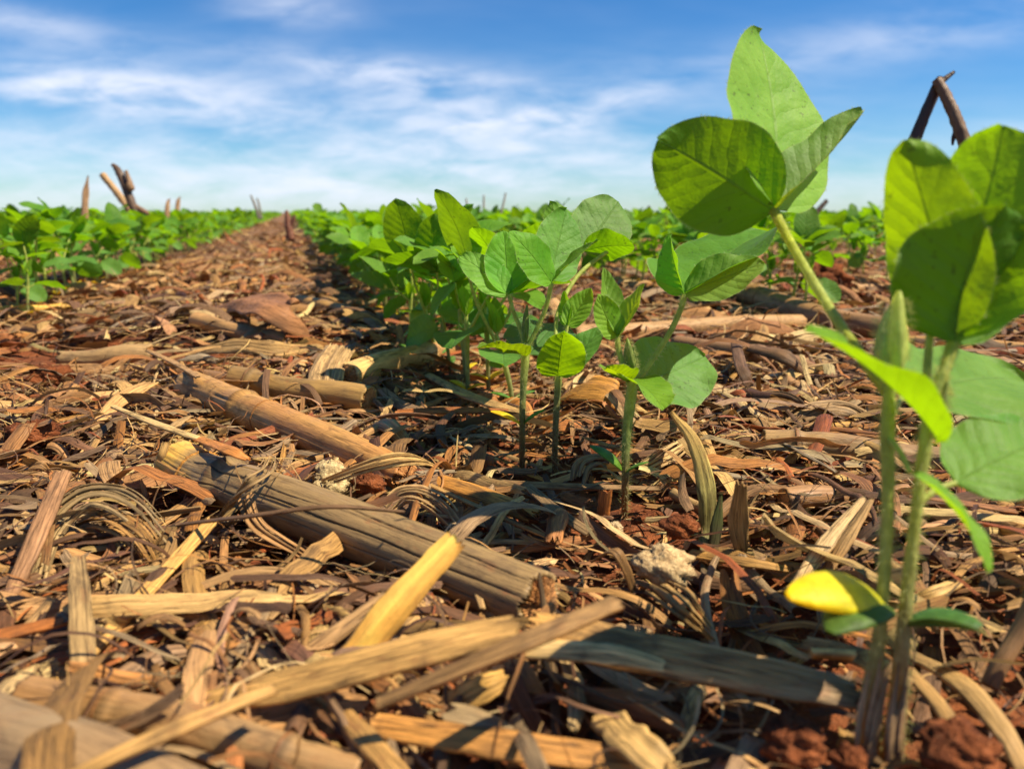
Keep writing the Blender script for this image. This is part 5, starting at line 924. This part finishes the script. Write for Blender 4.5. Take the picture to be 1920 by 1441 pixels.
# ------------------------------------------------------------------ row plants: kinds built once, then copied
def plant_parts(rng, hi=True, h=1.0):
    """parts of an ordinary seedling about 13 cm tall, base at the origin: [(name, MB, material, [children])]"""
    nu, nv = (12, 9) if hi else (5, 4)
    S, sd_ = (14, 8) if hi else (4, 4)
    h1 = (0.044+0.014*rng.random())*h; a0 = rng.random()*6.28
    dv = lambda a, e: np.array([math.cos(a)*math.cos(e), math.sin(a)*math.cos(e), math.sin(e)])
    lean = np.array([rng.standard_normal()*0.006, rng.standard_normal()*0.006, 0]); top = lean+np.array([0, 0, h1]); h2 = top+lean*0.4+np.array([0, 0, 0.014*h])
    out = []; b = MB(); b.add(*tube([(0, 0, -0.006), lean*0.4+np.array([0, 0, h1*0.5]), top, h2], (0.0016, 0.0017, 0.0022, 0.0013), GST, sd_, S, rng, (BST, HST, GST, GST))); out.append(('stem', b, M_STEM, []))
    def lf(base, a, e, L_, wr, rnd, tilt=0.0, col=LG, fold=0.22):
        T = dv(a, e); n = nrm(np.cross(np.cross(T, np.array([0, 0, 1.0])), T)+tilt*rng.standard_normal(3)); b = MB()
        b.add(*leaf(base, np.asarray(base)+T*L_, n, wr, fold, 0.3+0.3*rng.random(), 0.03, nu, nv, col, rng, rnd)); return b
    for k in (0, 1):                                  # lower pair
        a = a0+k*math.pi+0.3*rng.standard_normal(); T = dv(a, 0.5); base = top+T*0.010; b = lf(base, a, -0.15+0.35*rng.standard_normal(), 0.038+0.010*rng.random(), 0.82, 0.95, 0.3, (0.075, 0.195, 0.045))
        b.add(*tube([top, base], (0.0009, 0.0008), GST, 5, 3), mi=1); out.append(('leaf', b, [M_LEAF, M_STEM], []))
    for k in (0, 1):
        if rng.random() < 0.7:
            a = a0+1.57+k*math.pi; b = MB(); base = lean*0.2+np.array([0, 0, h1*0.30]); y_ = rng.random() < 0.6
            b.add(*cotyledon(base, base+dv(a, 0.35)*0.017, np.array([0, 0, 1.0]), 0.5, 0.13, (0.75, 0.58, 0.02) if y_ else (0.12, 0.29, 0.03), n=8 if hi else 4, k=8 if hi else 4)); out.append(('cotyledon', b, M_COT, []))
    for j in range(2 if rng.random() < 0.55 else 1):       # three part leaves on long stalks
        a = a0+1.57+j*2.4+0.5*rng.standard_normal(); e = 1.12+0.22*rng.standard_normal(); Lp = (0.034+0.016*rng.random())*h*(1 if j == 0 else 0.75); nd_ = h2+dv(a, e)*Lp
        b = MB(); b.add(*tube([top if j == 0 else h2, (h2+nd_)/2+dv(a, 0)*0.004, nd_], (0.0014, 0.0011, 0.0011), GST, sd_, max(3, S//2), rng)); ch = []; q = (0.046+0.012*rng.random())*(1 if j == 0 else 0.72)
        for da, ee, f in ((0, 0.45, 1.05), (1.5, 0.25, 0.95), (-1.5, 0.25, 0.95)):
            ch.append(('leaflet', lf(nd_, a+da+0.2*rng.standard_normal(), ee+0.42*rng.standard_normal(), q*f, 0.66, 0.45, 0.35), M_LEAF, []))
        out.append(('petiole', b, M_STEM, ch))
    for k in range(3):                                 # folded young leaf at the tip
        T = dv(a0+k*2.1, 1.15+0.2*rng.random()); b = MB(); b.add(*leaf(h2, h2+T*(0.020+0.012*rng.random()), dv(a0+k*2.1+3.14, 0.3), 0.5, 0.5, 0.1, 0.02, max(4, nu//2), max(3, nv//2), (0.12, 0.27, 0.035), rng, 0.1)); out.append(('young_leaf', b, M_LEAF, []))
    return out
def fuse(parts):
    b = MB()
    for nm, m_, mat, ch in parts:
        V, Q, U, C, mi = m_.arr(); st_ = mat is M_STEM or mat is M_COT
        b.v.append(V); b.q.append(Q+b.n); b.uv.append(U); b.c.append(C); b.mi.append(np.where(mi == 1, 1, 1 if st_ else 0)); b.n += len(V)
        for c in ch: b.merge(c[1], 0)
    return b
protos = []
for k in range(6):
    rng = np.random.default_rng(100+k); protos.append(plant_parts(rng, True, 0.95+0.12*rng.random()))
def place_parts(parts, loc, rz, sc, label, group, cache={}):
    root = empty('soybean_plant', loc); root.rotation_euler = (0, 0, rz); root.scale = (sc, sc, sc); tag(root, label, 'seedling', group)
    def rec(lst, par):
        for nm, m_, mat, ch in lst:
            me = cache.get(id(m_))
            if me is None: me = m_.mesh(nm, mat); cache[id(m_)] = me
            o = bpy.data.objects.new(nm, me); col_.objects.link(o); o.parent = par; rec(ch, o)
    rec(parts, root); return root
ORD = ['first', 'second', 'third', 'fourth', 'fifth', 'sixth', 'seventh', 'eighth', 'ninth', 'tenth', 'eleventh', 'twelfth', 'thirteenth', 'fourteenth', 'fifteenth', 'sixteenth', 'seventeenth', 'eighteenth', 'nineteenth', 'twentieth']
def rows():
    rng = np.random.default_rng(77); near, far = [], []
    for k in range(-60, 90):
        x0 = ROW0+k*ROWS; y = 0.10+rng.random()*0.05
        if k == 0: y = 0.535
        ymax = 45.0
        while y < ymax:
            dist = math.hypot(x0, y); gap = 0.036+0.034*rng.random()
            if k == 0 and y < 1.0: gap = 0.023+0.014*rng.random()
            elif k == 0 and y < 2.5: gap = 0.024+0.016*rng.random()
            elif k == 1 and y < 3: gap = 0.030+0.02*rng.random()
            if dist > 9: gap *= 1.0+(dist-9)*0.10
            y += gap; x = x0+rng.standard_normal()*(0.016 if k == 0 and y < 1.2 else 0.011)
            u, v, t = proj((x, y, 0.06))
            if t < 0.15 or u < -260 or u > 2180: continue
            if k != 0 and t < 1.0: continue
            z = float(gh(x, y)); (near if dist < 4.2 else far).append((t, k, x, y, z))
    near.sort(); lim = near[285:]; near = near[:285]; far += lim
    names = {0: 'middle row', -1: 'left row', 1: 'right row'}
    cnt = {}; fus = [fuse(p).mesh('soybean_plant', [M_LEAF, M_STEM]) for p in protos]
    for i, (t, k, x, y, z) in enumerate(near):
        c = cnt[k] = cnt.get(k, 0)+1; rz = rng.random()*6.28; sc = (0.90+0.16*rng.random() if k == 0 and y < 2.2 else 0.94+0.18*rng.random() if k == 1 and y < 2.5 else 0.86+0.28*rng.random()); pi = int(rng.integers(6))
        nm = names.get(k, 'rows beyond the right row' if k > 1 else 'rows beyond the left row')
        grp = 'soybean seedlings in the '+nm
        if k in names and c <= 20:
            lb = {0: 'leafy seedling, %s back from the slender pair up the middle row', -1: 'seedling in the row left of the bare strip, %s from its near end', 1: 'seedling in the row right of the middle one, %s from its near end'}[k] % ORD[c-1]
        else: lb = {0: 'small seedling in the crowded far part of the middle row', -1: 'small seedling in the crowded far part of the left row', 1: 'small seedling in the crowded far part of the right row'}.get(k, 'small seedling standing in the '+nm)
        if t < 1.9 and i < 75: place_parts(protos[pi], (x, y, z), rz, sc, lb, grp)
        else:
            o = bpy.data.objects.new('soybean_plant', fus[pi]); col_.objects.link(o); o.location = (x, y, z); o.rotation_euler = (0, 0, rz); o.scale = (sc,)*3; tag(o, lb, 'seedling', grp)
    lows = [fuse(plant_parts(np.random.default_rng(300+k), False, 1.0)).arr() for k in range(7)]
    b = MB(); far = np.array(far); n = len(far); pi = rng.integers(0, 7, n); rz = rng.random(n)*6.28; sc = (0.78+0.55*rng.random(n)**2)
    for j in range(7):
        V, Q, U, C, mi = lows[j]; idx = np.where(pi == j)[0]
        if not len(idx): continue
        c, s_ = np.cos(rz[idx])[:, None], np.sin(rz[idx])[:, None]; k_ = sc[idx][:, None]
        X = np.stack([(V[None, :, 0]*c-V[None, :, 1]*s_)*k_+far[idx, 2][:, None], (V[None, :, 0]*s_+V[None, :, 1]*c)*k_+far[idx, 3][:, None], V[None, :, 2]*k_+far[idx, 4][:, None]], -1)
        QQ = (Q[None]+(np.arange(len(idx))*len(V))[:, None, None]).reshape(-1, 4)
        cc = np.broadcast_to(C[None]*(1+0.15*rng.standard_normal((len(idx), 1, 1))), (len(idx), len(V), 3)).clip(0.005, 0.9)
        b.v.append(X.reshape(-1, 3)); b.q.append(QQ+b.n); b.uv.append(np.tile(U, (len(idx), 1))); b.c.append(cc.reshape(-1, 3)); b.mi.append(np.tile(mi, len(idx))); b.n += X.size//3
    o = b.build('soybean_rows', [M_LEAF, M_STEM]); tag(o, 'far rows of young soybean merging into one green band at the horizon', 'crop rows', kind='stuff')
    print('plants', len(near), n, b.n)
rows()
